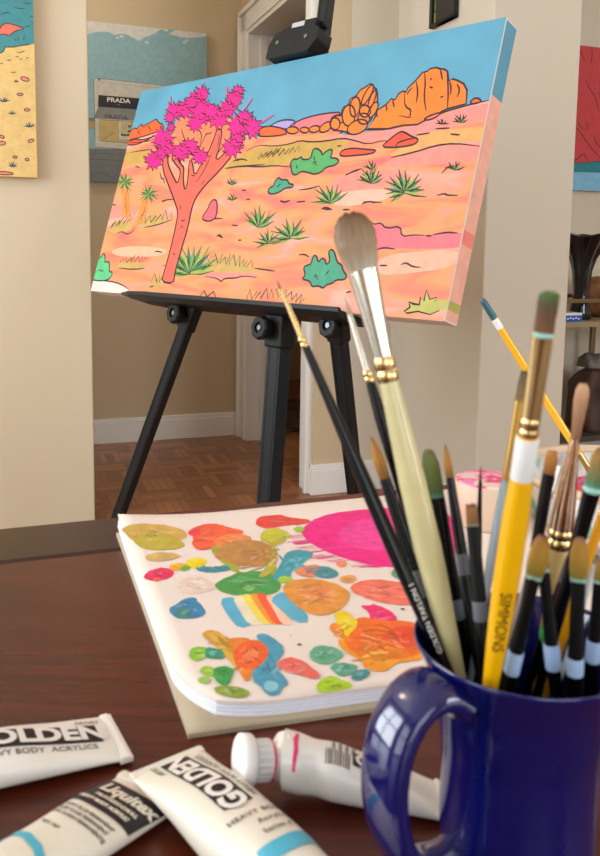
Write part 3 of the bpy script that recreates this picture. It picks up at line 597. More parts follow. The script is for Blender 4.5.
for (x, y, r) in ((180, 165, 34), (222, 155, 34), (290, 150, 44), (355, 190, 44), (400, 145, 38), (435, 228, 42), (487, 230, 40), (135, 285, 42), (238, 315, 34), (270, 125, 34), (418, 300, 34), (325, 170, 30), (460, 200, 30), (205, 332, 32)): A.ellipse((x, y), r * .8, r * .62, 0, mg, z1)
for (x, y, r) in ((180, 165, 40), (222, 155, 40), (265, 122, 38), (290, 95, 32), (290, 172, 52), (355, 190, 50), (390, 155, 38), (418, 115, 38), (432, 85, 26), (435, 228, 48), (487, 230, 46), (460, 190, 34), (410, 312, 42), (428, 282, 34), (135, 275, 46), (142, 312, 42), (95, 362, 40), (122, 335, 28), (205, 330, 40), (238, 310, 42), (280, 345, 36), (262, 215, 34), (165, 230, 18), (160, 190, 24), (245, 130, 28), (325, 165, 34)):
    A.fill(A.rot((x, y), r * 1.06, 11, .60, None, .14), mg, z1, 0, LW * .95)
for (x, y) in ((290, 180), (362, 190), (432, 222), (490, 228), (140, 290), (240, 318), (90, 365), (225, 160), (180, 170), (285, 350), (410, 310)):
    for k in range(5):
        a_ = random.uniform(0, 6.28); A.line([z1(x + 5 * math.cos(a_), y + 5 * math.sin(a_)), z1(x + 15 * math.cos(a_), y + 13 * math.sin(a_))], LW * .7, OL, None, 0)
pic = obj('picture', A.mb, A.mats, dt)
# the painting runs on round the right-hand edge
E_ = O + hx * (CW + .0003)
def side(px, py): return max(0, min(CH, (onp(px, py, E_, hx) - O).dot(vy)))
yh = side(497, 99); yg0, yg1 = side(455, 303), side(455, 313); yp0, yp1 = side(478, 238), side(475, 252); mb = MB()
for (a_, b_, m_) in ((.004, yg1, 1), (yg1, yg0, 2), (yg0, yp1, 1), (yp1, yp0, 3), (yp0, yh, 1), (yh, CH - .004, 0)):
    mb.poly([E_ + vy * a_ - nf * .003, E_ + vy * a_ - nf * (CD - .003), E_ + vy * b_ - nf * (CD - .003), E_ + vy * b_ - nf * .003], m_)
obj('painted_edge', mb, [SKY, paint('F6B49C'), paint('B9B55C'), pk2], dt)

# ------------------------------------------------------------------ easel
def cl(a, b, d): return O + hx * a + vy * b + nf * d     # canvas-local: along, up, towards viewer
def apx(px, py, d=0.0):
    q = onp(px, py, O + nf * d, nf) - O; return q.dot(hx), q.dot(vy)
xm = apx(283, 318, -.05)[0]
ez = thing('easel', 'black metal tripod easel holding the desert painting', 'easel', V((cc.x, cc.y, 0)) + bk * .05)
x0, x1 = apx(120, 292, .0)[0] + .02, apx(349, 318, .0)[0]
mb = MB(); prof = [(-.055, .0), (.030, .0), (.033, .004), (.040, .004), (.040, -.006), (.02, -.016), (-.055, -.016)]
mb.loft([[cl(x, (b - .001) * k, d * (1 if d < 0 else k)) for d, b in prof] for x, k in ((x0, .25), (x0 + .06, .8), (x0 + .14, 1), (x1, 1))], sm=False)
obj('tray', mb, M['easel'], ez, bevel=.002)
def bar(p0, p1, w, t, side_hint, groove=True):
    d = (p1 - p0).normalized(); e1 = (side_hint - d * side_hint.dot(d)).normalized(); e2 = d.cross(e1); mb = MB(); L = (p1 - p0).length
    mb.box(p0 - e1 * w / 2 - e2 * t / 2, e1 * w, e2 * t, d * L)
    if groove:
        for s_ in (-1, 1):
            for k in (-.32, .32): mb.box(p0 + e1 * (w * k - w * .06) + e2 * (s_ * t / 2 - (.0015 if s_ > 0 else .0015)), e1 * w * .12, e2 * .003, d * L)
    return mb, d, e1, e2
def leg_of(jp, fp, w, t, jd, footY, kn):
    j = onp(jp[0], jp[1], O - nf * jd, nf); f0 = ony(fp[0], fp[1], footY); d = f0 - j; f = j + d * (-j.z / d.z) + UP * .012
    mb, d, e1, e2 = bar(j, f, w, t, hx)
    lg = obj('leg', mb, M['easel'], ez, bevel=.003)
    mb = MB().axial(f - d * .02, d, [(0, w * .55, t * .62), (.022, w * .62, t * .8)], e1, e2, 16, pw=4); obj('rubber_foot', mb, M['easel2'], lg)
    mb = MB(); mb.box(j - e1 * w * .65 - e2 * t * .7 - d * .035, e1 * w * 1.3, e2 * t * 1.4, d * .085); obj('joint', mb, M['easel2'], ez, bevel=.006)
    kp = j + d * .012 - e1 * w * kn; kd = (nf * .95 - hx * .05 - UP * .1).normalized(); k1, k2 = frame(kd)
    mb = MB().axial(kp + kd * (t * .8), kd, [(0, .014, .014), (.006, .026, .026), (.024, .028, .028), (.028, .024, .024), (.028, .013, .013), (.022, .012, .012)], k1, k2, 8, sm=False); kb = obj('knob', mb, M['easel2'], ez)
    mb = MB().axial(kp + kd * (t * .8 + .0215), kd, [(0, .007, .007), (.004, .006, .006)], k1, k2, 12); obj('screw', mb, M['steel'], kb)
    return lg
leg_of((191, 314), (121, 512), .034, .024, .05, 2.32, .35)
leg_of((281, 326), (269, 498), .042, .038, .05, 1.82, .30)
leg_of((337, 322), (356, 500), .036, .024, .05, 1.95, -.30)
# mast behind the canvas and the clamp gripping its top edge
xt = apx(304, 30, -.03)[0]
mb, *_ = bar(cl(xm, -.02, -.066), cl(xt, CH + .33, -.066), .034, .024, hx); obj('mast', mb, M['easel'], ez, bevel=.003)
ca, cb = apx(268, 62, .012), apx(319, 40, .012)
xc = (ca[0] + cb[0]) / 2; hw = (cb[0] - ca[0]) / 2
clamp = obj('clamp', MB().loft([[cl(xc + a, CH + b, d) for a, b in ((-hw, .004), (hw * .72, .004), (hw, .03), (hw, .058), (hw * .62, .078), (-hw * .2, .082), (-hw * .82, .066), (-hw, .04))] for d in (.022, -.028)][::-1], sm=False), M['easel2'], ez, bevel=.006)
for a in (-.62, .55): obj('screw', MB().axial(cl(xc + hw * a, CH + .042, .0215), nf, [(0, .0055, .0055), (.003, .005, .005)], hx, vy, 12), M['steel'], clamp)
mb = MB().box(cl(xc - hw * .12, CH + .072, .0225), hx * hw * .5, vy * .012, nf * .002); obj('badge', mb, mat('badge_silver', 'B9BCBE', .4), clamp)
obj('slide_block', MB().box(cl(xt - .024, CH + .075, -.08), hx * .062, vy * .05, nf * .055), M['easel2'], ez, bevel=.004)
k1 = cl(xt + .03, CH + .12, -.055)
obj('knob', MB().axial(k1, hx, [(0, .006, .006), (.01, .008, .008), (.012, .014, .014), (.024, .014, .014)], vy, nf, 6), M['easel2'], ez)
# ------------------------------------------------------------------ table
TZ = .75; tu0, tu1, tv0, tv1, tb = -1.05, .95, -.35, .739, .652
tb_t = thing('wooden_table', 'dark reddish-brown wooden table in front, carrying the paint things', 'table', hp(0, .2, 0))
obj('tabletop', hbox(tu0, tu1, tv0, tb - .0006, TZ - .032, TZ), M['table'], tb_t, bevel=.002)
obj('edge_board', hbox(tu0, tu1, tb, tv1, TZ - .032, TZ), M['table_edge'], tb_t, bevel=.006, label='darker board along the far edge of the table')
mb = hbox(tu0 + .08, tu1 - .08, tv0 + .08, tv0 + .10, TZ - .12, TZ - .032); hbox(tu0 + .08, tu1 - .08, tv1 - .10, tv1 - .08, TZ - .12, TZ - .032, mb)
hbox(tu0 + .08, tu0 + .10, tv0 + .10, tv1 - .10, TZ - .12, TZ - .032, mb); hbox(tu1 - .10, tu1 - .08, tv0 + .10, tv1 - .10, TZ - .12, TZ - .032, mb)
obj('apron', mb, M['table_edge'], tb_t)
for u in (tu0 + .06, tu1 - .12):
    for v in (tv0 + .06, tv1 - .12):
        mb = MB().loft([[hp(u + .03 + a * w, v + .03 + b * w, z) for a, b in ((-1, -1), (1, -1), (1, 1), (-1, 1))] for z, w in ((0, .02), (TZ - .032, .032))], sm=False)
        obj('leg', mb, M['table_edge'], tb_t, bevel=.003)

# ------------------------------------------------------------------ sketch pad with paint swatches
PZ = .7602
pBL, pTL = V((-.0543, .393, 0)), V((-.1562, .6795, 0)); pu = V((.942, .335, 0)); pw_ = .50
pTR = pTL + pu * pw_; pBR = pBL + V((math.cos(math.radians(15)), math.sin(math.radians(15)), 0)) * pw_
pad = thing('sketch_pad', 'white sketch pad covered in colourful paint swatches, lying on the table', 'sketch pad', (pBL + pTR) / 2 + UP * TZ)
def patch(s, t): return (pBL * (1 - s) + pBR * s) * (1 - t) + (pTL * (1 - s) + pTR * s) * t
def slab(out, z0, z1, curl, dx=V(), nx=44, ny=36, r=.03):
    """page block; out grows it, curl lifts the far left corner; near left corner rounded"""
    mb = MB(); g = {}
    def pt(i, j, z):
        s_, t_ = i / nx, j / ny; p = patch(s_, t_) + dx
        c = (patch(.5, .5) - p) * -out; p = p + V((c.x, c.y, 0))
        k = 0 if r < .01 else max(0, 1 - math.hypot(s_ * pw_, t_ * .304) / (r * 1.6)) ** 1.6
        p = p + (pu * .013 + V((0, .007, 0))) * k
        lift = curl * max(0, 1 - (s_ * pw_) / .10) ** 2 * max(0, (t_ - .70) / .30) ** 2
        return p + UP * (z + lift)
    for lay, z in ((0, z0), (1, z1)):
        for j in range(ny + 1):
            for i in range(nx + 1): g[lay, i, j] = len(mb.v); mb.v.append(pt(i, j, z))
    for j in range(ny):
        for i in range(nx):
            mb.face((g[1, i, j], g[1, i + 1, j], g[1, i + 1, j + 1], g[1, i, j + 1]), 0, True); mb.face((g[0, i, j], g[0, i, j + 1], g[0, i + 1, j + 1], g[0, i + 1, j]), 0, True)
    for i in range(nx): mb.face((g[0, i, 0], g[0, i + 1, 0], g[1, i + 1, 0], g[1, i, 0])); mb.face((g[0, i + 1, ny], g[0, i, ny], g[1, i, ny], g[1, i + 1, ny]))
    for j in range(ny): mb.face((g[0, 0, j + 1], g[0, 0, j], g[1, 0, j], g[1, 0, j + 1])); mb.face((g[0, nx, j], g[0, nx, j + 1], g[1, nx, j + 1], g[1, nx, j]))
    return mb
obj('backing_board', slab(.004, TZ + .0003, TZ + .0028, 0, V((.001, -.007, 0)), r=.004), M['card'], pad, label='grey cardboard back of the pad')
for k in range(4):
    obj('sheet', slab(.0, TZ + .003 + k * .0015, TZ + .0041 + k * .0015, .004, V((.0005 * (k % 2), -.0008 * (3 - k), 0)), r=.03 + .002 * k), M['paper2'], pad)
obj('top_sheet', slab(.0, TZ + .0088, PZ, .007), M['paper'], pad)
A = Art(V((0, 0, PZ + .00015)), V((1, 0, 0)), V((0, 1, 0)), UP, .000006)
s1, s2, s3, s4 = tile(115, 500, 4), tile(250, 490, 3.333), tile(170, 590, 4.286), tile(290, 590, 4.286)
def wet(c, r=.32): return mat('wet_paint', c, r, var=.16, scale=110, bump=.35)
def blob(c, t, pts, sm=2, r=.32):
    gx, gy = sum(p[0] for p in pts) / len(pts), sum(p[1] for p in pts) / len(pts)
    P_ = chaikin([t(gx + (x - gx) * 1.12, gy + (y - gy) * 1.14) for x, y in pts], True, 2)
    P_ = [(x + random.uniform(-.55, .55), y + random.uniform(-.45, .45)) for x, y in P_]
    A.fill(P_, wet(c, r), None, 1)
    cx_, cy_ = t(gx, gy); ex_ = max(p[0] for p in P_) - min(p[0] for p in P_); ey_ = max(p[1] for p in P_) - min(p[1] for p in P_)
    if ex_ > 16:                                   # brush marks: paler and deeper strokes of the same paint
        base = [int(c[k:k + 2], 16) for k in (0, 2, 4)]
        for k in range(int(5 + ex_ / 8)):
            f = random.choice((-.16, -.1, .16, .28)); q = [max(0, min(255, int(v + (255 - v) * f if f > 0 else v * (1 + f)))) for v in base]
            x = cx_ + random.uniform(-.22, .22) * ex_; y = cy_ + random.uniform(-.22, .22) * ey_; l_ = random.uniform(.06, .17) * ex_; b_ = random.uniform(-.12, .12) * ey_
            A.line([(x - l_, y - b_), (x, y + random.uniform(-.08, .08) * ey_), (x + l_, y + b_)], random.uniform(.0012, .0034), wet('%02X%02X%02X' % tuple(q), r), None, 1)
blob('D2AC55', s1, [(35, 135), (60, 122), (120, 112), (190, 108), (240, 120), (275, 135), (270, 155), (200, 165), (120, 170), (70, 165), (60, 150)])
blob('C2B23F', s1, [(75, 165), (110, 145), (160, 132), (210, 140), (268, 172), (262, 190), (180, 200), (110, 192)])
blob('F4603C', s1, [(300, 130), (340, 108), (400, 100), (440, 112), (500, 125), (500, 140), (430, 155), (400, 190), (330, 195), (315, 170), (325, 150)])
blob('EE3D4E', s1, [(290, 132), (320, 118), (345, 128), (330, 148), (305, 145)])
blob('F08A4A', s1, [(400, 165), (430, 145), (500, 138), (550, 155), (500, 180), (420, 190)])
blob('A5AE3C', s1, [(390, 200), (430, 190), (480, 250), (500, 290), (560, 300), (590, 280), (640, 260), (640, 320), (560, 330), (480, 285), (420, 240)])
blob('C08A48', s1, [(408, 220), (430, 190), (480, 172), (540, 165), (600, 180), (640, 210), (620, 240), (560, 258), (490, 258), (420, 235)])
blob('D6B26A', s1, [(122, 232), (150, 215), (200, 212), (265, 222), (230, 238), (150, 245)])
blob('F2B11E', s1, [(215, 262), (240, 255), (290, 255), (285, 272), (240, 285)])
blob('F6DA14', s1, [(285, 250), (310, 235), (360, 238), (365, 252), (330, 275), (295, 265)])
blob('6BAE3A', s1, [(262, 270), (290, 260), (305, 272), (285, 285), (265, 282)])
blob('1F8F98', s1, [(325, 275), (350, 260), (380, 270), (420, 265), (450, 260), (458, 280), (420, 288), (360, 290)])
blob('E8275C', s1, [(120, 300), (155, 278), (200, 272), (225, 285), (232, 300), (200, 318), (150, 322), (125, 315)])
blob('F06A5A', s1, [(148, 318), (170, 308), (185, 318), (170, 328)])
blob('E9D3C2', s1, [(255, 335), (290, 318), (330, 305), (380, 330), (410, 345), (360, 365), (300, 372), (258, 358)])
blob('3E9E4E', s1, [(405, 342), (440, 320), (490, 298), (540, 292), (600, 290), (650, 330), (650, 360), (580, 380), (500, 380), (440, 365)])
blob('7CBF5E', s1, [(510, 345), (540, 330), (565, 350), (540, 365), (520, 362)])
blob('2E86B4', s1, [(222, 430), (250, 422), (275, 398), (320, 396), (325, 410), (350, 432), (358, 455), (320, 470), (260, 472), (230, 455)])
blob('3C8C7C', s1, [(240, 450), (280, 430), (310, 445), (300, 468), (255, 470)])
# rainbow bands
for c_, q in (('5BB0D2', [(228, 45), (292, 33), (330, 85), (366, 140), (310, 158), (270, 115)]), ('E9DFC0', [(280, 36), (332, 26), (395, 110), (412, 142), (345, 146), (310, 90)]), ('F6D95A', [(314, 28), (356, 24), (400, 75), (442, 138), (394, 142), (350, 85)]),
              ('F79A3A', [(344, 26), (382, 22), (420, 75), (458, 138), (426, 142), (385, 85)]), ('F2603A', [(368, 22), (414, 24), (455, 85), (490, 140), (440, 142), (405, 80)]), ('F4C6AE', [(405, 28), (436, 32), (475, 85), (515, 148), (470, 142), (440, 85)]), ('5FAFCB', [(422, 45), (482, 10), (530, 50), (584, 130), (526, 136), (465, 85)])):
    A.fill([s3(405 + (p[0] - 405) * 1.12, 85 + (p[1] - 85) * 1.12) for p in q], mat('watercolour', c_, .6, var=.12, scale=60), None, 1)
# magenta field with dry-brush edges
A.lay += 1
pts = [(300, 530), (318, 517), (345, 511), (400, 507), (430, 509), (456, 518), (458, 560), (430, 567), (400, 568), (370, 565), (345, 559), (322, 550), (306, 540)]
A.fill(pts, wet('F20D86', .4), None, 1)
for k in range(110):
    a = random.uniform(0, 2 * PI); x = 385 + 84 * math.cos(a); y = 538 + 28 * math.sin(a); l_ = random.uniform(8, 30)
    if x > 450 or x < 292: continue
    A.line([(x - l_ * .5, y + l_ * .06), (x + l_ * .5, y - l_ * .07)], random.uniform(.0008, .0028), wet('F20D86', .4), None, 0)
A.fill([(335, 535), (350, 522), (390, 516), (420, 520), (415, 545), (390, 552), (350, 548)], wet('F43A9C', .4), None, 2)
for k in range(40):
    x = random.uniform(335, 425); y = random.uniform(518, 552); l_ = random.uniform(20, 55); A.line([(x - l_ / 2, y + l_ * .05), (x + l_ / 2, y - l_ * .06)], random.uniform(.0006, .0018), wet(random.choice(('F76DB8', 'F20D86', 'F8509F')), .4), None, 0)
blob('E8403C', s2, [(25, 115), (35, 92), (70, 88), (100, 85), (140, 95), (205, 102), (170, 115), (120, 115), (60, 128)])
blob('C8C83C', s2, [(35, 160), (50, 135), (85, 128), (125, 145), (130, 158), (80, 168), (50, 172)])
blob('4FB79A', s2, [(50, 150), (80, 140), (110, 150), (120, 160), (80, 162)])
blob('F1E24A', s2, [(45, 152), (65, 135), (85, 140), (70, 155)])
blob('9CBF45', s2, [(140, 130), (165, 122), (185, 132), (165, 143)])
blob('B9AE3E', s2, [(45, 162), (120, 166), (112, 180), (78, 190), (92, 235), (66, 280), (25, 286), (60, 250), (74, 205)])
blob('BE8748', s2, [(-25, 220), (0, 180), (40, 175), (75, 205), (85, 235), (50, 250), (0, 255)])
blob('2E9FAE', s2, [(110, 240), (120, 215), (150, 205), (200, 210), (205, 225), (170, 245), (140, 265), (135, 290), (100, 298), (75, 295)])
blob('58BFCB', s2, [(125, 235), (150, 222), (175, 230), (150, 245)])
blob('A6CF3A', s2, [(90, 300), (110, 288), (140, 292), (130, 308), (105, 310)])
blob('F08A62', s2, [(150, 275), (170, 262), (215, 250), (238, 258), (215, 270), (225, 285), (190, 292)])
blob('3A93A0', s2, [(185, 272), (215, 258), (260, 258), (285, 270), (290, 288), (255, 295), (220, 285)])
blob('EE8E62', s2, [(288, 245), (300, 236), (325, 242), (315, 255), (295, 258)])
blob('EDA25C', s2, [(300, 295), (320, 285), (350, 288), (352, 302), (330, 310), (305, 307)])
blob('E5963F', s2, [(118, 335), (135, 312), (180, 303), (240, 305), (300, 325), (325, 352), (300, 390), (250, 412), (200, 408), (150, 375)])
blob('EE8A4E', s2, [(170, 345), (200, 325), (250, 325), (285, 345), (265, 372), (210, 375)])
blob('F4735E', s2, [(342, 328), (370, 310), (420, 303), (480, 310), (560, 320), (600, 350), (560, 375), (500, 380), (430, 370), (370, 350)])
blob('F4246E', s4, [(305, 70), (340, 75), (360, 65), (410, 85), (440, 105), (455, 130), (420, 145), (370, 148), (345, 130), (350, 105)])
blob('F59A1C', s4, [(220, 235), (240, 205), (300, 180), (420, 250), (540, 270), (560, 290), (500, 305), (440, 310), (405, 345), (330, 335), (315, 300), (250, 265)])
blob('F56E1A', s4, [(240, 210), (270, 170), (300, 130), (340, 130), (400, 145), (500, 142), (560, 170), (560, 260), (500, 280), (420, 290), (330, 290), (270, 250)])
blob('F04A22', s4, [(395, 205), (430, 175), (480, 160), (540, 165), (550, 240), (470, 245), (420, 235)])
blob('F7D61E', s4, [(190, 110), (220, 93), (250, 105), (270, 125), (290, 145), (250, 190), (225, 215), (200, 180), (205, 140)])
blob('F08A1E', s4, [(168, 165), (195, 145), (225, 165), (235, 200), (265, 210), (250, 225), (205, 195)])
blob('5FB08A', s4, [(85, 275), (110, 248), (140, 242), (200, 255), (225, 280), (195, 305), (150, 318), (100, 300)])
blob('57A98C', s4, [(175, 330), (210, 315), (260, 320), (290, 330), (265, 360), (220, 370), (190, 350)])
blob('35888E', s4, [(262, 370), (290, 350), (325, 342), (342, 358), (310, 385), (275, 388)])
blob('A9CF1E', s4, [(118, 410), (150, 380), (185, 375), (215, 390), (265, 408), (245, 425), (180, 435), (130, 442)])
blob('D9A63A', s3, [(148, 190), (180, 180), (215, 190), (240, 215), (280, 230), (300, 280), (295, 330), (260, 310), (230, 270), (180, 230), (150, 205)])
blob('E8852E', s3, [(240, 230), (290, 215), (360, 225), (350, 340), (340, 370), (325, 390), (300, 350), (280, 290)])
blob('4A9CB8', s3, [(368, 215), (400, 205), (440, 220), (480, 255), (480, 285), (440, 320), (470, 355), (505, 395), (470, 410), (470, 435), (430, 445), (405, 425), (395, 405), (360, 385), (365, 350), (390, 320), (415, 290), (410, 255)])
blob('8CC8D6', s3, [(400, 410), (430, 390), (465, 410), (455, 432), (420, 438)])
blob('F2642E', s3, [(275, 285), (290, 250), (330, 225), (380, 225), (415, 255), (410, 290), (380, 325), (330, 340), (290, 320)])
blob('F58A4E', s3, [(310, 285), (335, 260), (370, 265), (375, 290), (340, 305)])
blob('8CC63A', s3, [(82, 275), (100, 250), (140, 248), (165, 260), (155, 285), (120, 305), (90, 295)])
blob('2F9478', s3, [(150, 265), (170, 248), (215, 262), (232, 280), (215, 298), (180, 292), (155, 290)])
blob('9CC83A', s3, [(128, 350), (150, 330), (180, 335), (200, 350), (190, 370), (150, 368)])
blob('3CA04E', s3, [(180, 355), (205, 335), (240, 332), (272, 348), (260, 375), (250, 405), (215, 405), (200, 385)])
blob('9BC65A', s3, [(115, 390), (135, 375), (170, 378), (172, 395), (140, 405)])
blob('8FA844', s3, [(192, 425), (220, 415), (280, 418), (340, 438), (320, 460), (290, 465), (210, 448)])
blob('EE6A5E', s3, [(468, 320), (490, 300), (530, 296), (570, 310), (600, 335), (640, 365), (615, 380), (560, 365), (500, 348), (475, 335)])
for p in ((555, 236), (517, 198)): A.ellipse(p, 9 if p[0] > 520 else 3, 4 if p[0] > 520 else 2, 0, M['ink'], s3)
A.ellipse((483, 84), 9, 4, 0, M['ink'], s4)
blob('4F9C78', s2, [(475, 275), (500, 258), (560, 250), (600, 265), (590, 300), (520, 300), (480, 290)])
blob('EDB24E', s2, [(770, 55), (800, 45), (850, 60), (860, 100), (800, 110), (765, 90)])
dl_ = (pTL - pBL).normalized()
for i_, p_ in enumerate(A.mb.v):
    q_ = p_ - pTL; q_.z = 0; a_ = q_.dot(pu) ; b_ = 1 + q_.dot(dl_) / .304
    A.mb.v[i_] = p_ + UP * (.007 * max(0, 1 - max(a_, 0) / .10) ** 2 * max(0, (min(b_, 1) - .70) / .30) ** 2 + (.0003 if a_ < .11 and b_ > .65 else 0))
obj('paint_swatches', A.mb, A.mats, pad)

# ------------------------------------------------------------------ paint tubes
def paint_tube(name, label, crimp, ang, L, w, r, lift, body_m, draw, caplift=0.0, seed=1, twist=0.0, capyaw=0.0):
    rnd = random.Random(seed); ph = [rnd.uniform(0, 6.28) for _ in range(4)]
    ca, sa = math.cos(math.radians(ang)), math.sin(math.radians(ang)); X = V((ca, sa, 0)); Y = V((-sa, ca, 0)); O_ = V((crimp[0], crimp[1], TZ + .0006))
    t = thing(name, label, 'paint tube', O_, 'paint tubes on the table'); PWR = 2.6
    def ab(x):
        q = min(max(x / L, 0), 1); sm = q * q * (3 - 2 * q)
        a = w / 2 * (1 - sm) + r * 1.02 * sm; b = .0011 + (r - .0011) * math.sin(PI / 2 * min(q * 1.05, 1)) ** .9
        b *= 1 + .05 * math.sin(q * 17 + ph[0]) * (1 - q); a *= 1 + .025 * math.sin(q * 11 + ph[1]) * (1 - q)
        cz = b + lift * (1 - q) + caplift * q ** 3
        if twist:
            g = math.exp(-((q - .80) / .07) ** 2); a *= 1 - .22 * g; b *= 1 + .02 * g
        return a, b, cz
    def top(x, y, off):
        a, b, cz = ab(x); k = min(abs(y) / a, .985)
        return O_ + X * x + Y * y + UP * (cz + b * (1 - k ** PWR) ** (1 / PWR) + off)
    mb = MB(); rings = []
    for i in range(41):
        x = L * (.035 + .965 * i / 40); a, b, cz = ab(x); rr = []
        for k in range(32):
            an = 2 * PI * k / 32; c, s_ = math.cos(an), math.sin(an)
            rr.append(O_ + X * x + Y * (a * math.copysign(abs(c) ** (2 / PWR), c)) + UP * (cz + b * math.copysign(abs(s_) ** (2 / PWR), s_)))
        rings.append(rr)
    mb.loft(rings, cap1=False); a, b, cz = ab(L); P1 = O_ + X * L + UP * cz; AX = (X * math.cos(capyaw) + Y * math.sin(capyaw) + UP * (caplift * 30)).normalized(); E1, E2 = frame(AX)
    mb.axial(P1 - AX * .0004, AX, [(0, r * 1.02, r), (.002, r * .98, r * .97), (.006, r * .55, r * .55), (.007, r * .5, r * .5)], E1, E2, 32)
    bo = obj('body', mb, body_m, t)
    a, b, cz = ab(L * .02); mb = MB().box(O_ + X * (-.0005) - Y * w * .5 + UP * (lift + .0002), X * (L * .045), Y * w, UP * .0026); mb.box(O_ + X * (.0012) - Y * w * .497 + UP * (lift + .0028), X * (L * .028), Y * w * .994, UP * .0008)
    obj('crimp', mb, body_m, t, bevel=.0008)
    mb = MB().axial(P1 + AX * .005, AX, [(0, r * .42, r * .42), (.005, r * .42, r * .42)], E1, E2, 24); obj('neck', mb, M['whitel'], t)
    ms = []; mb = MB()
    def mi(m):
        if m not in ms: ms.append(m)
        return ms.index(m)
    def put(v, f, cx_, cy_, rd, m, off=.00035, step=.0018):
        """rd: 'x-' text runs from cap to crimp, 'y+' across the tube"""
        v, f = dice(v, f, step); i = len(mb.v)
        for x, y in v:
            p = (cx_ - x, cy_ - y) if rd == 'x-' else (cx_ - y, cy_ + x)
            mb.v.append(top(p[0], p[1], off))
        for q in f: mb.face([i + k for k in q], mi(m))
    def rect(x0, x1, y0, y1): return [(x0, y0), (x1, y0), (x1, y1), (x0, y1)], [(0, 1, 2, 3)]
    draw(put, rect); obj('label_print', mb, ms, t)
    return t, P1, AX, E1, E2, r
def golden(scale, cx_, cy_):
    def d(put, rect):
        W_, H_ = .058 * scale, .0145 * scale
        put(*rect(-W_ / 2 - .0008, W_ / 2 + .0008, -H_ / 2, H_ / 2), cx_, cy_, 'x-', M['ink'])
        put(*text2d('GOLDEN', .0158 * scale, .0007 * scale, 1.0), cx_, cy_, 'x-', M['tube'], .0007)
        put(*text2d('HEAVY BODY  ACRYLICS', .0045 * scale, .0001, 1.05), cx_, cy_ + H_ / 2 + .0036 * scale, 'x-', M['ink2'])
        put(*text2d('ARTIST', .0034 * scale, .0001, 1.1), cx_ - W_ / 2 + .003 * scale, cy_ - H_ / 2 - .003 * scale, 'x-', M['ink2'])
    return d
def plain_cap(T_):
    t, P1, AX, E1, E2, r = T_
    mb = MB().axial(P1 + AX * .0095, AX, [(0, r * .8, r * .8), (.003, r * .82, r * .82), (.013, r * .7, r * .7), (.0135, r * .62, r * .62)], E1, E2, 28); obj('cap', mb, M['cap'], t)
tA = paint_tube('paint_tube', 'white paint tube lettered GOLDEN at the left edge, crimped end pointing right', (-.0880, .3825), 209, .145, .041, .0126, .0006, M['tube'], golden(1.05, .0415, -.001), seed=3)
plain_cap(tA)
def liq(put, rect):
    put(*rect(-.0187, .0187, -.0115, .0115), .0215, 0, 'y+', M['ink'])
    put(*text2d('Liquitex', .0100, .0004), .0170, .002, 'y+', M['tube2'], .0007)
    put(*text2d('PROFESSIONAL', .0029, .0002, 1.35), .0245, .002, 'y+', M['tube2'], .0007)
    put(*text2d('HEAVY BODY ACRYLIC', .0029, .0002, 1.0), .0290, -.001, 'y+', M['tube2'], .0007)
    for k, s_ in enumerate(('LIGHT BLUE PERMANENT', 'BLEU CLAIR PERMANENT', 'AZUL CLARO PERMANENTE')): put(*text2d(s_, .0026, .0001, 1.0), .0375 + k * .0033, 0, 'y+', M['ink2'])
    put(*text2d('PB15  PG7', .0024, .0001), .0525, -.006, 'y+', M['ink2'])
    put([(-.017, -.003), (-.006, -.001), (.004, -.003), (.016, -.009), (.016, -.013), (.004, -.007), (-.006, -.005), (-.017, -.007)], [tuple(range(8))][0:1], .061, 0, 'y+', M['cyan'])
tB = paint_tube('paint_tube', 'cream paint tube with a black Liquitex band and blue swatch, lying under another tube', (-.0640, .3435), 235, .135, .0385, .0112, .0006, M['tube2'], liq, seed=5)
plain_cap(tB)
def gold_c(put, rect):
    golden(.95, .0345, .001)(put, rect)
    put(*text2d('HEAVY BODY', .0042, .0001, 1.1), .072, .004, 'y+', M['ink2']); put(*text2d('Acrylic', .0042, .0001, 1.1), .079, .006, 'y+', M['ink2']); put(*text2d('Series 4', .0036, .0001, 1.1), .086, .004, 'y+', M['ink2'])
    put(*rect(-.012, .012, -.004, .004), .096, .002, 'y+', M['cyan'])
tC = paint_tube('paint_tube', 'cream paint tube lettered GOLDEN lying across the tube with the black band', (-.0600, .3515), -53.7, .135, .0365, .0150, .0085, M['tube2'], gold_c, seed=9)
plain_cap(tC)
def gold_d(put, rect):
    for k in range(9): put(*rect(-.0040, .0040, -.00025 - .00012 * (k % 3), .00025 + .0001 * (k % 2)), .053 - .0013 * k, .0045, 'y+', M['ink2'])
    put(*rect(-.0045, .0045, -.0042, .0042), .0365, .0015, 'x-', M['ink']); put(*text2d('G', .0095, .0004), .0365, .0015, 'x-', M['tube'], .0007)
    put(*rect(-.0030, .0030, -.0012, .0012), .030, .0, 'y+', M['ink2'])
    for k in range(4): put(*text2d('HEAVY BODY', .0020, .0001), .050 - k * .003, -.0055, 'y+', M['ink2'])
    put([(-.008, -.0006), (-.003, -.0016), (.002, -.0008), (.008, -.0012), (.0085, .0002), (.003, .0012), (-.002, .0006), (-.007, .0009)], [tuple(range(8))], .0665, .004, 'y+', M['magenta'])
tD = paint_tube('paint_tube', 'squeezed white paint tube with a wide white cap, lying behind the mug handle', (.0675, .3375), 175.0, .0725, .0262, .0117, .0006, M['tube'], gold_d, caplift=.0055, seed=12, twist=1, capyaw=.42)
t, P1, AX, E1, E2, r = tD
mb = MB().axial(P1 + AX * .0065, AX, [(0, r * .70, r * .70), (.001, r * .74, r * .74), (.0085, r * .72, r * .72), (.009, r * .90, r * .90), (.0100, r * .96, r * .96), (.0145, r * .98, r * .98), (.0152, r * .90, r * .90)], E1, E2, 36)
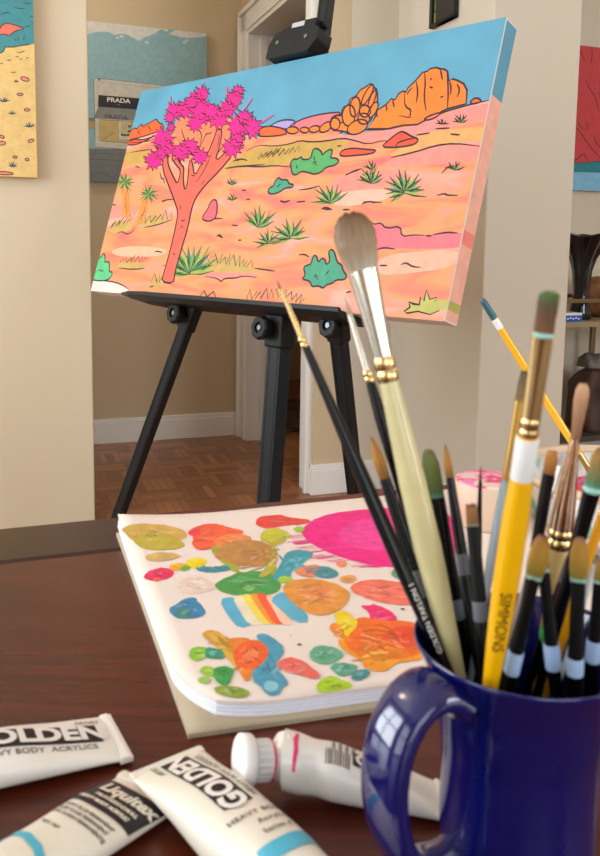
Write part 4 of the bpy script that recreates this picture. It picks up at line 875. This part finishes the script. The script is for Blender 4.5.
for k in range(18):
    an = 2 * PI * k / 18; q = E1 * math.cos(an) + E2 * math.sin(an); tg = E1 * -math.sin(an) + E2 * math.cos(an); mb.box(P1 + AX * .0078 + q * r * .71 - tg * .0005, tg * .001, q * .0006, AX * .0065)
cp = obj('cap', mb, M['cap'], t, label='wide white screw cap')
mb = MB().axial(P1 + AX * .0060, AX, [(0, r * .66, r * .66), (.0012, r * .76, r * .76), (.0016, r * .70, r * .70)], E1, E2, 24); obj('paint_smear', mb, M['magenta'], t)

# ------------------------------------------------------------------ mug
MX, MY = .0900, .3020
mug = thing('mug', 'cobalt blue glazed mug full of paintbrushes in the right foreground', 'mug', (MX, MY, TZ))
prof = [(.0, .0), (.026, .0), (.029, .002), (.0305, .008), (.0308, .03), (.0310, .048), (.0322, .062), (.0350, .077), (.0390, .088), (.0425, .0950), (.0435, .0970), (.0430, .0982), (.0418, .0975), (.0395, .0930), (.0365, .085), (.0325, .075), (.0300, .062), (.0288, .045), (.0286, .012), (.027, .0085), (.0, .008)]
def dense(p, it=2):
    for _ in range(it):
        q = [p[0]]
        for a, b in zip(p[:-1], p[1:]): q += [(a[0] * .75 + b[0] * .25, a[1] * .75 + b[1] * .25), (a[0] * .25 + b[0] * .75, a[1] * .25 + b[1] * .75)]
        p = q + [p[-1]]
    return p
def ringed(p):
    return [(r_ + (.00016 * math.sin(z * 1500) if .004 < z < .09 and i < 45 else 0), z) for i, (r_, z) in enumerate(p)]
mb = MB().lathe(V((MX, MY, TZ)), [(max(r_, .0004), z + .0004) for r_, z in ringed(dense(prof))], 80); obj('body', mb, M['mug'], mug)
hd = V((-.85, -.53, 0)).normalized(); ht = V((-hd.y, hd.x, 0))
hpth = [(.0385, .0860), (.044, .0905), (.051, .0915), (.059, .088), (.0655, .079), (.0685, .066), (.0680, .052), (.064, .038), (.056, .026), (.046, .019), (.037, .016), (.0295, .015)]
hpth = chaikin(hpth, False, 1)
rings = []
for i, (r_, z) in enumerate(hpth):
    a, b = hpth[max(i - 1, 0)], hpth[min(i + 1, len(hpth) - 1)]; d = (hd * (b[0] - a[0]) + UP * (b[1] - a[1])).normalized(); nn = d.cross(ht)
    q = i / (len(hpth) - 1); wide = .0130 - .002 * math.sin(PI * q); thk = .0050 + .0014 * abs(2 * q - 1) ** 3
    P_ = V((MX, MY, TZ)) + hd * r_ + UP * z
    rings.append([P_ + ht * (wide * math.copysign(abs(math.cos(w)) ** .75, math.cos(w))) + nn * (thk * math.copysign(abs(math.sin(w)) ** .75, math.sin(w))) for w in [2 * PI * k / 24 for k in range(24)]])
obj('handle', MB().loft(rings), M['mug'], mug)
# ------------------------------------------------------------------ paintbrushes
def brush(label, base, tip, bris=None, ferr=None, beads=(), handle=None, bands=(), roll=0.0, lettering=None, group='paintbrushes standing in the blue mug', blunt=0.0):
    """stations are (distance from the tip along the sight of the brush, width, thickness / width); every width becomes a real size at its depth"""
    base, tip = V(base), V(tip); ax = base - tip; Lr = ax.length; d = ax / Lr
    p0, _ = proj(tip); pe, _ = proj(base); sd = (pe - p0).normalized(); smax = (pe - p0).dot(sd)
    def T_(s_):
        lo, hi = -.3, 1.0
        for _ in range(40):
            m_ = (lo + hi) / 2
            if (proj(tip + ax * m_)[0] - p0).dot(sd) < s_: lo = m_
            else: hi = m_
        return lo
    view = (tip + base) / 2 - CAM; e1 = d.cross(view).normalized(); e2 = d.cross(e1)
    if e2.dot(view) > 0: e2 = -e2
    if roll: c, q = math.cos(roll), math.sin(roll); e1, e2 = e1 * c + e2 * q, e2 * c - e1 * q
    def stn(st, s_off=0):
        o = []
        for x in st:
            s_, w, k = x if len(x) == 3 else (*x, 1.0)
            t_ = T_(min(s_, smax)); z = proj(tip + ax * t_)[1]; hw = w * z / F / 2; o.append((t_ * Lr, hw, hw * k))
        return o
    def fine(st, n=4):
        o = []
        for a, b in zip(st[:-1], st[1:]): o += [tuple(a[i] + (b[i] - a[i]) * k / n for i in range(3)) for k in range(n)]
        return o + [st[-1]]
    t = thing('paintbrush', label, 'paintbrush', base, group)
    if bris:
        stops, st = bris; S_ = stn(st)
        if len(S_) > 2: S_ = fine(S_, 3)
        mb = MB(); rings = []
        rnd = random.Random(label)
        for i, (q, a, b) in enumerate(S_):
            f = 1 - i / (len(S_) - 1); rr = []
            for k in range(40):
                w = 2 * PI * k / 40; j = 1 + (.03 + .05 * f * f) * rnd.uniform(-1, 1); jl = rnd.uniform(-1, 1) * f ** 3 * .0012 * min(1, a / .003)
                rr.append(tip + d * (q + jl) + e1 * (a * math.cos(w) * j) + e2 * (b * math.sin(w) * j))
            rings.append(rr)
        mb.loft(rings[::-1]); obj('bristles', mb, bristle(stops), t)
    if ferr:
        m_, st = ferr; obj('ferrule', MB().axial(tip, d, fine(stn(st)), e1, e2, 28), m_, t)
    for k, (a, b, w, m_) in enumerate(beads):
        mid = (a + b) / 2; obj('crimp_ring', MB().axial(tip, d, stn([(a, w * .86), ((a * 3 + b) / 4, w * .97), (mid, w), ((a + 3 * b) / 4, w * .97), (b, w * .86)]), e1, e2, 28), m_, t)
    if handle:
        m_, st = handle; S_ = stn(list(st)); zb = F / proj(base)[1]
        S_ = fine(S_)
        if S_[-1][0] < Lr - .004: r_ = min(S_[-1][1], .0028); S_ += [(Lr - .003, r_, r_), (Lr, r_ * .5, r_ * .5)]
        obj('handle', MB().axial(tip, d, S_, e1, e2, 28), m_, t)
        hst = S_
        def rad_at(q):
            for a, b in zip(hst[:-1], hst[1:]):
                if a[0] <= q <= b[0]: return a[1] + (b[1] - a[1]) * (q - a[0]) / max(b[0] - a[0], 1e-9)
            return hst[-1][1]
    for (a, b, w, m_) in bands: obj('band', MB().axial(tip, d, stn([(a, w * .97), (a + 1, w), (b - 1, w), (b, w * .97)]), e1, e2, 28), m_, t)
    if lettering:
        body, s0, s1, m_, bold, flip, arc = lettering; q0, q1 = T_(s0) * Lr, T_(s1) * Lr; v, f = text2d(body, 1.0, 0); w0 = max(x for x, y in v) - min(x for x, y in v)
        k = (q1 - q0) / w0; v, f = text2d(body, k, bold); v, f = dice(v, f, k * .12); mb = MB()
        for x, y in v:
            q = (q0 + q1) / 2 + (-x if flip else x); r_ = rad_at(q) + .00018; an = (y / r_) * (-1 if flip else 1) + arc
            mb.v.append(tip + d * q + e1 * (r_ * math.sin(an)) + e2 * (r_ * math.cos(an)))
        for q in f: mb.face(q)
        obj('lettering', mb, m_, t)
    return t
GOLD = [(0, '8A5A1C'), (.35, 'C98A2C'), (.8, 'C4832B'), (1, '7A4A1A')]
GOLD2 = [(0, '8FC4B0'), (.10, '9A8A35'), (.5, 'C59A36'), (.85, 'B97E2E'), (1, '8A5A2A')]
OLIVE = [(0, '5FA08A'), (.12, '58672F'), (.5, '6F7A34'), (.9, '6A6A2C'), (1, '9A6A2C')]
B, K = M['black'], M['blackm']
brush('thin liner paintbrush with brass ferrule and long black handle, leftmost in the mug', (.0944, .2816, .760), (-.0086, .3369, .9829),
      ([(0, '6A4A30'), (1, '8A6A4A')], [(-8, .8), (-2, 2), (2, 3.4)]), (M['gold'], [(1, 3.4), (30, 5.2), (60, 7)]), [(54, 59, 9, M['gold']), (60, 65, 9, M['gold'])],
      (B, [(64, 8), (120, 10), (200, 14.5), (290, 16), (400, 12.5)]), lettering=('GOLDEN TAKLON 1', 322, 396, M['whitel'], .00002, True, .25))
brush('big oval wash paintbrush with grey-brown hair and cream handle, tallest in the blue mug', (.0828, .2988, .760), (.0189, .3188, 1.0123),
      ([(0, 'CDBDA4'), (.3, 'A88C6A'), (.62, '8A6844'), (1, '4E3520')], [(-3, 8, .5), (1, 24, .5), (7, 35, .5), (18, 42, .55), (30, 42, .6), (46, 35, .6), (62, 27, .6)]), (M['silver'], [(52, 30, .6), (60, 30, .62), (95, 25, .8), (146, 20, 1)]),
      [(144, 158, 23, M['gold']), (158, 170, 23, M['gold'])], (M['cream'], [(166, 19), (200, 22), (270, 27), (340, 28), (400, 23), (470, 16)]))
brush('slim paintbrush with nickel ferrule and black handle, close behind the cream-handled wash brush', (.0884, .3016, .760), (.0201, .3566, .9761),
      ([(0, 'D8B49A'), (1, 'E0C4AE')], [(-4, 1), (4, 4), (16, 6)]), (M['silver'], [(14, 6), (50, 8), (78, 9)]), [(72, 78, 10.5, M['gold']), (78, 84, 10.5, M['gold'])], (B, [(83, 9), (120, 13), (200, 14), (300, 11)]))
brush('pointed round paintbrush with golden hair, between the thin liner and the cream handle', (.0866, .2956, .760), (.0310, .3383, .9197),
      (GOLD, [(0, 1.2), (10, 7), (26, 12.5), (46, 11)]), (B, [(44, 11.5), (90, 13.5), (138, 15)]), [(126, 131, 15.5, B), (133, 138, 15.5, B)], (B, [(138, 14.5), (175, 15), (240, 11)]), [(140, 168, 15.4, M['grip'])])
brush('filbert paintbrush with olive-stained hair and teal root, right of the cream handle', (.0852, .3278, .768), (.0544, .3318, .9160),
      (OLIVE, [(0, 6, .3), (4, 12, .35), (14, 17, .4), (32, 17, .45), (50, 16, .5)]), (B, [(48, 16.5, .55), (90, 16, .8), (150, 15, 1)]), [], (B, [(148, 14.5), (180, 15.5), (240, 11)]), [(150, 170, 15.8, M['grip'])], roll=.15)
brush('small pointed round paintbrush with orange-gold hair, right of the olive filbert', (.0845, .2858, .760), (.0614, .3311, .9184),
      (GOLD, [(0, 1), (9, 5.5), (21, 8.5), (34, 7.5)]), (B, [(33, 8), (70, 10.5), (108, 12)]), [(98, 102, 12.5, B), (104, 108, 12.5, B)], (B, [(108, 12), (150, 13), (240, 10)]), [(110, 132, 12.6, M['grip'])])
brush('short flat paintbrush with dark brown-gold hair, right of the small pointed round', (.0795, .2788, .7643), (.0671, .3031, .9017),
      ([(0, '8FB0A0'), (.12, '8A5A1E'), (.6, 'A8702A'), (1, '6A401A')], [(0, 10, .4), (5, 11.5, .45), (22, 12, .5)]), (K, [(21, 13, .55), (50, 13, .8), (95, 14.5, 1)]), [], (B, [(94, 14), (130, 15), (190, 11)]), [(96, 116, 15, M['grip'])])
brush('hair-thin rigger paintbrush with a black handle, standing behind the short flat brush', (.0756, .3203, .760), (.0784, .3381, .9077),
      ([(0, '6A3A20'), (1, '4A2A1A')], [(0, .6), (8, 2), (17, 3.2)]), (B, [(16, 3.4), (45, 5)]), [], (B, [(45, 5), (90, 8), (190, 7)]))
brush('clear bluish acrylic paintbrush with brass ferrule, behind the yellow flat brush', (.0647, .3123, .7713), (.0971, .3439, .9479),
      ([(0, '8A6A30'), (1, '5A4A2A')], [(0, 8, .4), (14, 10, .5), (30, 10, .6)]), (mat('old_brass', 'A07C40', .38, 1.0), [(28, 9, .6), (70, 8, .9), (112, 8, 1)]), [], (mat('clear_acrylic', 'B9D4DE', .12, coat=.3, trans=.55), [(110, 8.5), (150, 11), (190, 10), (240, 7)]))
brush('large flat paintbrush with green-tipped hair and thick yellow handle', (.0686, .2964, .760), (.0749, .2434, .9861),
      ([(0, '8A5A3A'), (.3, '7A5238'), (.65, '5E5632'), (.9, '5C6E34'), (1, '64803A')], [(-2, 19, .3), (6, 21, .35), (20, 20, .4), (40, 19.5, .42)]), (M['gold'], [(39, 20, .42), (46, 20.5, .42), (75, 19.5, .6), (135, 18.5, 1)]), [(36, 40, 21, M['tealedge']), (122, 131, 20.5, M['gold']), (132, 142, 20.5, M['gold'])],
      (M['yellow'], [(141, 20), (180, 23), (225, 26.5), (290, 26), (350, 21), (398, 15)]), [(142, 184, 23.4, M['whitel'])], lettering=('SIMMONS', 292, 352, M['ink'], .0, False, .15))
brush('slanted small paintbrush with orange hair and glossy black ferrule, right of the yellow handle', (.0817, .3128, .760), (.0972, .3023, .9222),
      ([(0, '8A5A1E'), (.4, 'C07A2C'), (1, 'D28A3C')], [(-3, 9, .4), (4, 13, .5), (20, 12, .6)]), (B, [(19, 12.5, .7), (50, 12.5, .9), (95, 11, 1)]), [(82, 88, 12, B), (90, 96, 12, B)], (B, [(95, 10), (130, 11), (220, 9)]), [(97, 122, 11, M['grip'])])
brush('slim paintbrush with a whitish handle smeared flesh pink, behind the slanted small brush', (.0686, .3152, .760), (.1136, .3400, .9125),
      ([(0, 'CDBDAE'), (1, 'B8AFA8')], [(0, 3, .5), (12, 6, .6)]), (M['silver'], [(11, 6), (45, 6)]), [], (mat('pale_handle', 'D9C3B4', .4, var=.2, scale=60), [(44, 6), (100, 5.5), (160, 4), (240, 4)]))
brush('mop paintbrush with tan hair, tall polished copper ferrule and pale wood handle', (.0959, .3207, .760), (.1085, .3048, .9479),
      ([(0, '9A6A4A'), (.5, 'C4906A'), (1, 'E0B080')], [(-4, 7, .6), (2, 13, .7), (14, 14, .8), (34, 11, .9), (53, 8.5)]), (M['copper'], [(51, 8.5), (75, 13), (100, 18), (125, 22.5), (142, 24)]), [(141, 151, 26.5, M['gold']), (151, 161, 25.5, M['gold'])],
      (M['wood'], [(160, 17), (200, 14.5), (245, 11), (300, 7)]))
CAPE = [(0, 'A8D8C8'), (.07, 'A8D0BC'), (.13, '8A7A2C'), (.5, 'B98C30'), (.85, 'B07A30'), (1, '8A5A34')]
brush('golden filbert paintbrush with a pale blue band, front left of a crossed pair', (.0682, .2921, .760), (.0857, .2717, .9004),
      (CAPE, [(-2, 8, .35), (4, 15, .4), (16, 19.5, .45), (32, 19, .5), (42, 15, .5)]), (K, [(41, 13, .6), (70, 12.5, .9), (117, 14, 1)]), [], (B, [(116, 13.5), (150, 15), (165, 14)]), [(116, 138, 16, M['gripb'])])
brush('filbert paintbrush with a pale blue band, back right of a crossed pair', (.1096, .2875, .760), (.0893, .2853, .8928),
      (CAPE, [(0, 6, .4), (6, 11, .45), (28, 12, .5)]), (K, [(27, 12, .6), (60, 11.5, .9), (100, 13.5, 1)]), [], (B, [(99, 13), (130, 14), (150, 13)]), [(99, 124, 16, M['gripb'])])
brush('golden filbert paintbrush with a pale blue band, standing right of the crossed pair', (.1044, .2821, .760), (.0991, .2730, .8994),
      (CAPE, [(-2, 7, .35), (4, 14, .4), (16, 18.5, .45), (32, 17.5, .5), (42, 15, .5)]), (K, [(41, 14, .6), (70, 14, .9), (117, 15, 1)]), [], (B, [(116, 14.5), (140, 15.5), (155, 15)]), [(117, 134, 17, M['gripb'])])
brush('dark filbert paintbrush with a pale blue band, rightmost of the banded brushes', (.1115, .2941, .760), (.1095, .2790, .8899),
      (CAPE, [(0, 6, .4), (6, 12, .45), (24, 13, .5)]), (K, [(23, 13, .6), (50, 12.5, .9), (80, 13.5, 1)]), [], (B, [(79, 13.5), (110, 15), (130, 14)]), [(80, 101, 15.5, M['gripb'])])
brush('wide glossy black paintbrush with golden hair and teal root, leaning at the right edge', (.0887, .3157, .760), (.1083, .2809, .9298),
      ([(0, '5FA89A'), (.15, '6A8A5A'), (.5, 'B0823A'), (1, 'A0702C')], [(0, 12, .4), (8, 18, .45), (42, 18, .5)]), (B, [(40, 18, .55), (80, 15, .8), (125, 12.5, 1)]), [(38, 43, 19, M['tealedge'])], (B, [(124, 12), (170, 13), (230, 10)]))
brush('paintbrush with an orange-yellow handle, leaning low behind the glossy black brush', (.0949, .3275, .760), (.1252, .3173, .9000),
      ([(0, '8A6A3A'), (1, '6A4A2A')], [(-14, 3), (-6, 7), (0, 8)]), (M['gold'], [(-1, 8), (16, 9)]), [], (mat('orange_lacquer', 'EDA313', .25, coat=.4), [(15, 9.5), (80, 11), (160, 9)]))
brush('thin white-painted paintbrush handle between the right-hand filberts', (.0898, .3066, .760), (.1126, .2908, .8871),
      ([(0, 'D8D4CC'), (1, 'C8C0B4')], [(-8, 3), (0, 5)]), (M['silver'], [(-1, 5), (10, 6)]), [], (M['whitel'], [(9, 6.5), (40, 7), (90, 5), (150, 5)]))
gb = brush('black paintbrush with a grey collar and green paint blotch, behind the crossed pair', (.0829, .3217, .760), (.1054, .2999, .8814),
      ([(0, '5A5A50'), (1, '6A6A5A')], [(-14, 6, .5), (-4, 9, .6), (2, 9, .6)]), (M['grip'], [(0, 10, .8), (24, 10, 1)]), [], (B, [(23, 10), (60, 11), (120, 9)]))
q = V((.1054, .2999, .8814)); ax_ = (V((.0829, .3217, .760)) - q); gp = q + ax_ * .26; mb = MB().ell(gp + V((0, -.0022, 0)), (.0036, .0022, .0052), 14, 8); obj('paint_blotch', mb, mat('green_paint', '3F9A48', .35, bump=.6, scale=400), gb)

# ------------------------------------------------------------------ paint containers standing on the pad
PT = PZ + .0003
def at(x, y, z): return V((x, y, z))
dr = thing('paint_tin', 'small round tan tin with pink paint smeared over its lid, behind the brushes', 'tin', at(.167, .69, PT))
obj('body', MB().lathe(at(.167, .69, PT), [(.0004, 0), (.0262, 0), (.0280, .0015), (.0284, .0385), (.0276, .0396)], 48), mat('tan_tin', 'D9BFA2', .5, var=.05), dr)
def stained(name, basec, spots, sc):
    m = bpy.data.materials.new(name); m.use_nodes = True; N = Nodes(m); tc = N.n('ShaderNodeTexCoord'); last = None
    for i, (c, th_, off) in enumerate(spots):
        mp = N.n('ShaderNodeMapping'); mp.inputs['Location'].default_value = (off, off * 1.7, off * .6); N.l(tc.outputs['Object'], mp.inputs[0])
        nz = N.n('ShaderNodeTexNoise'); nz.inputs['Scale'].default_value = sc; nz.inputs['Detail'].default_value = 3; N.l(mp.outputs[0], nz.inputs['Vector'])
        rp = N.n('ShaderNodeValToRGB'); rp.color_ramp.elements[0].position = th_; rp.color_ramp.elements[1].position = th_ + .04; N.l(nz.outputs['Fac'], rp.inputs[0])
        mx = N.n('ShaderNodeMix', data_type='RGBA'); N.l(rp.outputs[0], mx.inputs[0]); mx.inputs[7].default_value = (*rgb(c), 1)
        if last: N.l(last, mx.inputs[6])
        else: mx.inputs[6].default_value = (*rgb(basec), 1)
        last = mx.outputs[2]
    N.l(last, N.b.inputs['Base Color']); N.b.inputs['Roughness'].default_value = .45; return m
obj('lid', MB().lathe(at(.167, .69, PT), [(.0284, .0384), (.0282, .0396), (.0272, .0402), (.0250, .0403), (.0004, .0403)], 48), stained('smeared_lid', 'E8CDBE', [('E2487F', .50, 3.1), ('F08AB0', .56, 7.7), ('A9CBD8', .64, 1.3)], 42), dr, label='lid smeared with pink and pale blue paint')
tr = thing('palette_tray', 'round white palette tray with a tan rim, stained green inside, at the right edge', 'tray', at(.300, .725, PT))
obj('body', MB().lathe(at(.300, .725, PT), [(.0004, 0), (.088, 0), (.091, .002), (.0955, .034), (.0925, .034), (.0880, .0045), (.0004, .004)], 64), stained('stained_white', 'EAE6E0', [('7FC0A0', .60, 2.2), ('D9D0C8', .55, 5.1), ('6A8FA8', .68, 9.4), ('E27A9A', .70, 4.4)], 24), tr)
obj('rim', MB().lathe(at(.300, .725, PT), [(.0915, .0335), (.0915, .0385), (.0925, .0398), (.0955, .0398), (.0970, .0385), (.0970, .0340), (.0955, .0325)], 64), mat('tan_rim', 'D6B898', .5, var=.05), tr)
jr = thing('paint_pot', 'small open pot of pink and red paint standing in the palette tray', 'pot', at(.268, .70, PT + .0045))
obj('body', MB().lathe(at(.268, .70, PT + .0045), [(.0004, 0), (.0200, 0), (.0212, .002), (.0222, .030), (.0205, .030), (.0195, .0035), (.0004, .003)], 40), stained('pink_pot', 'D8344E', [('E26AA0', .52, 1.2), ('B0306A', .6, 6.2)], 60), jr)
obj('paint', MB().lathe(at(.268, .70, PT + .0045), [(.0004, .0160), (.0198, .0155)], 40), M['magenta'], jr)
# the yellow stick brush standing in that pot
b0 = at(.2745, .70, PT + .0045 + .0185); pt_ = ony(482, 299, .69); q0, _ = proj(b0)
bt_ = thing('paintbrush', 'yellow-handled paintbrush with a teal-dipped end, slanting across the pale wall', 'paintbrush', b0)
d_ = (b0 - pt_); L_ = d_.length; d_.normalize(); e1, e2 = frame(d_)
obj('handle', MB().axial(pt_, d_, [(.030, .0030, .0030), (.07, .0034, .0034), (.13, .0034, .0034), (L_ - .045, .0029, .0029)], e1, e2, 24), M['yellow'], bt_)
obj('dipped_end', MB().axial(pt_, d_, [(0, .0012, .0012), (.0012, .0022, .0022), (.004, .0028, .0028), (.0205, .0031, .0031)], e1, e2, 24), M['teal'], bt_)
obj('band', MB().axial(pt_, d_, [(.0205, .00315, .00315), (.0305, .0032, .0032)], e1, e2, 24), M['whitel'], bt_)
obj('ferrule', MB().axial(pt_, d_, [(L_ - .047, .0031, .0031), (L_ - .02, .0029, .0029)], e1, e2, 24), M['gold'], bt_)
obj('bristles', MB().axial(pt_, d_, [(L_ - .021, .0030, .0030), (L_ - .008, .0036, .0036), (L_, .001, .001)], e1, e2, 24), bristle(GOLD), bt_)

# ------------------------------------------------------------------ metal shelf with its things in the right-hand room
def shp(px, py, v): return onp(px, py, hp(0, v), hv)
vs = 2.86; pq = shp(575, 325, vs); su0 = pq.dot(hu) - .10; su1 = su0 + .95; sz = pq.z
brz = mat('bronze_metal', '8A7A58', .38, 1.0)
sh = thing('metal_shelf', 'bronze metal shelf unit behind the pier in the right-hand room', 'shelf', hp((su0 + su1) / 2, vs + .16, 0))
obj('shelf_board', hbox(su0, su1, vs, vs + .34, sz - .012, sz + .012), mat('shelf_board', '9C8B66', .45), sh, bevel=.003)
low = .17
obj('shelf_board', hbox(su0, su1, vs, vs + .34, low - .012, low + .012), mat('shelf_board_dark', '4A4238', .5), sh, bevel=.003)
rz = shp(580, 301, vs).z
obj('rail', hbox(su0, su1, vs - .004, vs + .004, rz - .009, rz + .009), brz, sh, bevel=.002)
obj('rail', hbox(su0, su1, vs + .336, vs + .344, rz - .009, rz + .009), brz, sh, bevel=.002)
for a, z_ in ((su0, rz), (su1 - .02, rz)):
    for b in (vs, vs + .32): obj('post', hbox(a, a + .02, b, b + .02, 0, z_ + .009), mat('shelf_post', '2E2A26', .4), sh, bevel=.002)
pm = shp(590, 345, vs + .33).dot(hu)
obj('post', hbox(pm, pm + .022, vs + .318, vs + .34, low + .012, sz - .012), brz, sh, bevel=.002)
# vase
vb = shp(576.5, 318, vs + .15); vb = hp(vb.dot(hu), vs + .13, sz + .0125); kv = proj(vb)[1] / F
va = thing('vase', 'glossy black vase with a flared lobed rim on the metal shelf', 'vase', vb)
rings = []
for (r_, z_, lob) in ((10, 0, 0), (11.5, 1, 0), (10, 8, 0), (7.5, 22, .06), (8, 34, .1), (9, 48, .12), (12, 60, .15), (17, 70, .18), (22, 77, .2), (26, 82, .22), (27, 83.5, .22), (25, 83, .22), (19, 76, .2), (12, 64, .15), (7, 50, .1)):
    rings.append([vb + V(((r_ * kv * (1 + lob * math.cos(5 * w + .6))) * math.cos(w), r_ * kv * (1 + lob * math.cos(5 * w + .6)) * math.sin(w), z_ * kv * (1 + (.02 * math.cos(5 * w) if z_ > 70 else 0)))) for w in [2 * PI * k / 60 for k in range(60)]])
obj('body', MB().loft(rings), mat('black_glaze', '0C1016', .12, coat=.5), va)
# bristly brown ball-shaped basket
bc = shp(601, 318, vs + .18); bc = hp(bc.dot(hu) + .005, vs + .215, sz + .0125); R_ = 21 * kv
def woven():
    return mat('woven_fibre', '8A5A34', .85, var=.45, scale=26, bump=1.0)
bsk = MB(); rings = []
rr_ = random.Random(4)
for i in range(25):
    t_ = PI * i / 24; rings.append([bc + V((R_ * 1.08 * max(math.sin(t_), .02) * math.cos(w) * (1 + .05 * rr_.uniform(-1, 1)), R_ * 1.08 * max(math.sin(t_), .02) * math.sin(w) * (1 + .05 * rr_.uniform(-1, 1)), R_ * (1 - math.cos(t_)) + .0005)) for w in [2 * PI * k / 40 for k in range(40)]])
bsk.loft(rings); tag(obj('fibre_ball', bsk, woven(), loc=bc), 'round brown fibre ball beside the black vase on the metal shelf', 'ball')
# small blue and white box
q = shp(573, 320, vs + .03); bu = q.dot(hu)
bx = thing('small_box', 'small blue and white carton lying on the metal shelf under the rail', 'box', hp(bu, vs + .05, sz + .0125))
obj('carton', hbox(bu - .055, bu + .040, vs + .02, vs + .09, sz + .0125, sz + .050), mat('white_carton', 'E9EBEE', .5), bx, bevel=.001)
obj('blue_front', hbox(bu - .0545, bu + .0395, vs + .0192, vs + .0198, sz + .013, sz + .040), mat('blue_print', '2456B4', .45), bx)
mb = MB()
for k in range(5): hbox(bu - .04 + k * .014, bu - .031 + k * .014, vs + .0185, vs + .0190, sz + .022 + .004 * (k % 2), sz + .028 + .004 * (k % 2), mb)
obj('printed_marks', mb, mat('white_print', 'E9EBEE', .5), bx)
# slumped brown bag on the lower shelf with grey plastic gathered on top
gz = low + .0125; g0 = shp(586, 430, vs + .14); gu = g0.dot(hu) + .07; top_z = shp(586, 372, vs + .14).z - gz
def sack(c, rx, ry, h, seed, n=48, k=22):
    rn = random.Random(seed); ph = [rn.uniform(0, 6.28) for _ in range(8)]; rings = []
    for i in range(k + 1):
        t_ = i / k; sc = (1 - .10 * t_ - .25 * max(0, t_ - .8) / .2) * (1 if 0 < i else .96); rr = []
        for j in range(n):
            w = 2 * PI * j / n; f = 1 + .05 * math.sin(5 * w + ph[0] + 2 * t_) + .035 * math.sin(9 * w + ph[1] - 3 * t_) * t_ + .03 * math.sin(3 * w + ph[2] + 6 * t_)
            x = math.copysign(abs(math.cos(w)) ** .7, math.cos(w)); y = math.copysign(abs(math.sin(w)) ** .7, math.sin(w))
            rr.append(c + hu * (rx * sc * f * x) + hv * (ry * sc * f * y) + UP * (h * t_ + (.012 * math.sin(3 * w + ph[3]) * t_ ** 2)))
        rings.append(rr)
    return MB().loft(rings)
bgp = hp(gu, vs + .15, gz)
bag = thing('brown_bag', 'slumped dark brown bag on the lower board of the metal shelf', 'bag', bgp)
obj('body', sack(bgp, .135, .12, top_z, 3), mat('brown_leather', '4A2E22', .6, var=.25, scale=14, bump=.5), bag)
obj('seam', MB().tube([bgp + hu * (-.03 + .02 * math.sin(k * .5)) - hv * .128 + UP * (.02 + k * (top_z - .06) / 10) for k in range(11)], .004, 8), mat('dark_leather', '331F18', .6), bag)
pq = bgp + UP * (top_z + .022) - hu * .055
tag(obj('grey_cloth', sack(pq - UP * 0, .05, .06, .055, 8, 40, 12), mat('grey_plastic', '6A655F', .6, bump=.6, scale=30), loc=pq), 'crumpled grey cloth lying on top of the brown bag', 'cloth')
# ------------------------------------------------------------------ light: daylight through the windows, unseen lamps in the rooms, two of them added
S.view_settings.view_transform = 'Standard'; S.view_settings.look = 'None'; S.view_settings.gamma = 1; S.view_settings.use_curve_mapping = False
S.view_settings.exposure = -1.08
w = bpy.data.worlds.new('sky'); S.world = w; w.use_nodes = True
bg = w.node_tree.nodes['Background']; bg.inputs[0].default_value = (.80, .90, 1, 1); bg.inputs[1].default_value = 1.5
def area(name, loc, dirv, sx, sy, power, col):
    l = bpy.data.lights.new(name, 'AREA'); l.shape = 'RECTANGLE'; l.size = sx; l.size_y = sy; l.energy = power; l.color = col
    o = bpy.data.objects.new(name, l); COL.objects.link(o); o.location = loc
    o.rotation_euler = dirv.to_track_quat('-Z', 'Y').to_euler(); return o
day = (.88, .94, 1.0)
area('window_light', hp(-2.16, -.45, 1.5), hu, 1.5, 1.5, 48, day)
area('window_light', hp(-2.16, 1.55, 1.5), hu, 1.5, 1.5, 160, day)
area('window_light', hp(0, -2.16, 1.55), hv, 1.8, 1.5, 55, day)
area('window_light', hp(2.65, -2.16, 1.55), hv, 1.5, 1.5, 160, day)
def lamp(loc, power, col, r=.12):
    l = bpy.data.lights.new('unseen_lamp', 'POINT'); l.energy = power; l.color = col; l.shadow_soft_size = r
    o = bpy.data.objects.new('unseen_lamp', l); COL.objects.link(o); o.location = loc
warm = (1, .80, .56)
lamp(hp(-.9, 1.6, 2.35), 18, warm); lamp(hp(-.2, 3.5, 2.4), 30, (1, .92, .80)); lamp(hp(3.2, 1.2, 2.4), 32, (1, .90, .78)); lamp(hp(2.2, 4.8, 2.4), 5, warm)  # last two added to brighten the right-hand room and the room past the doorway
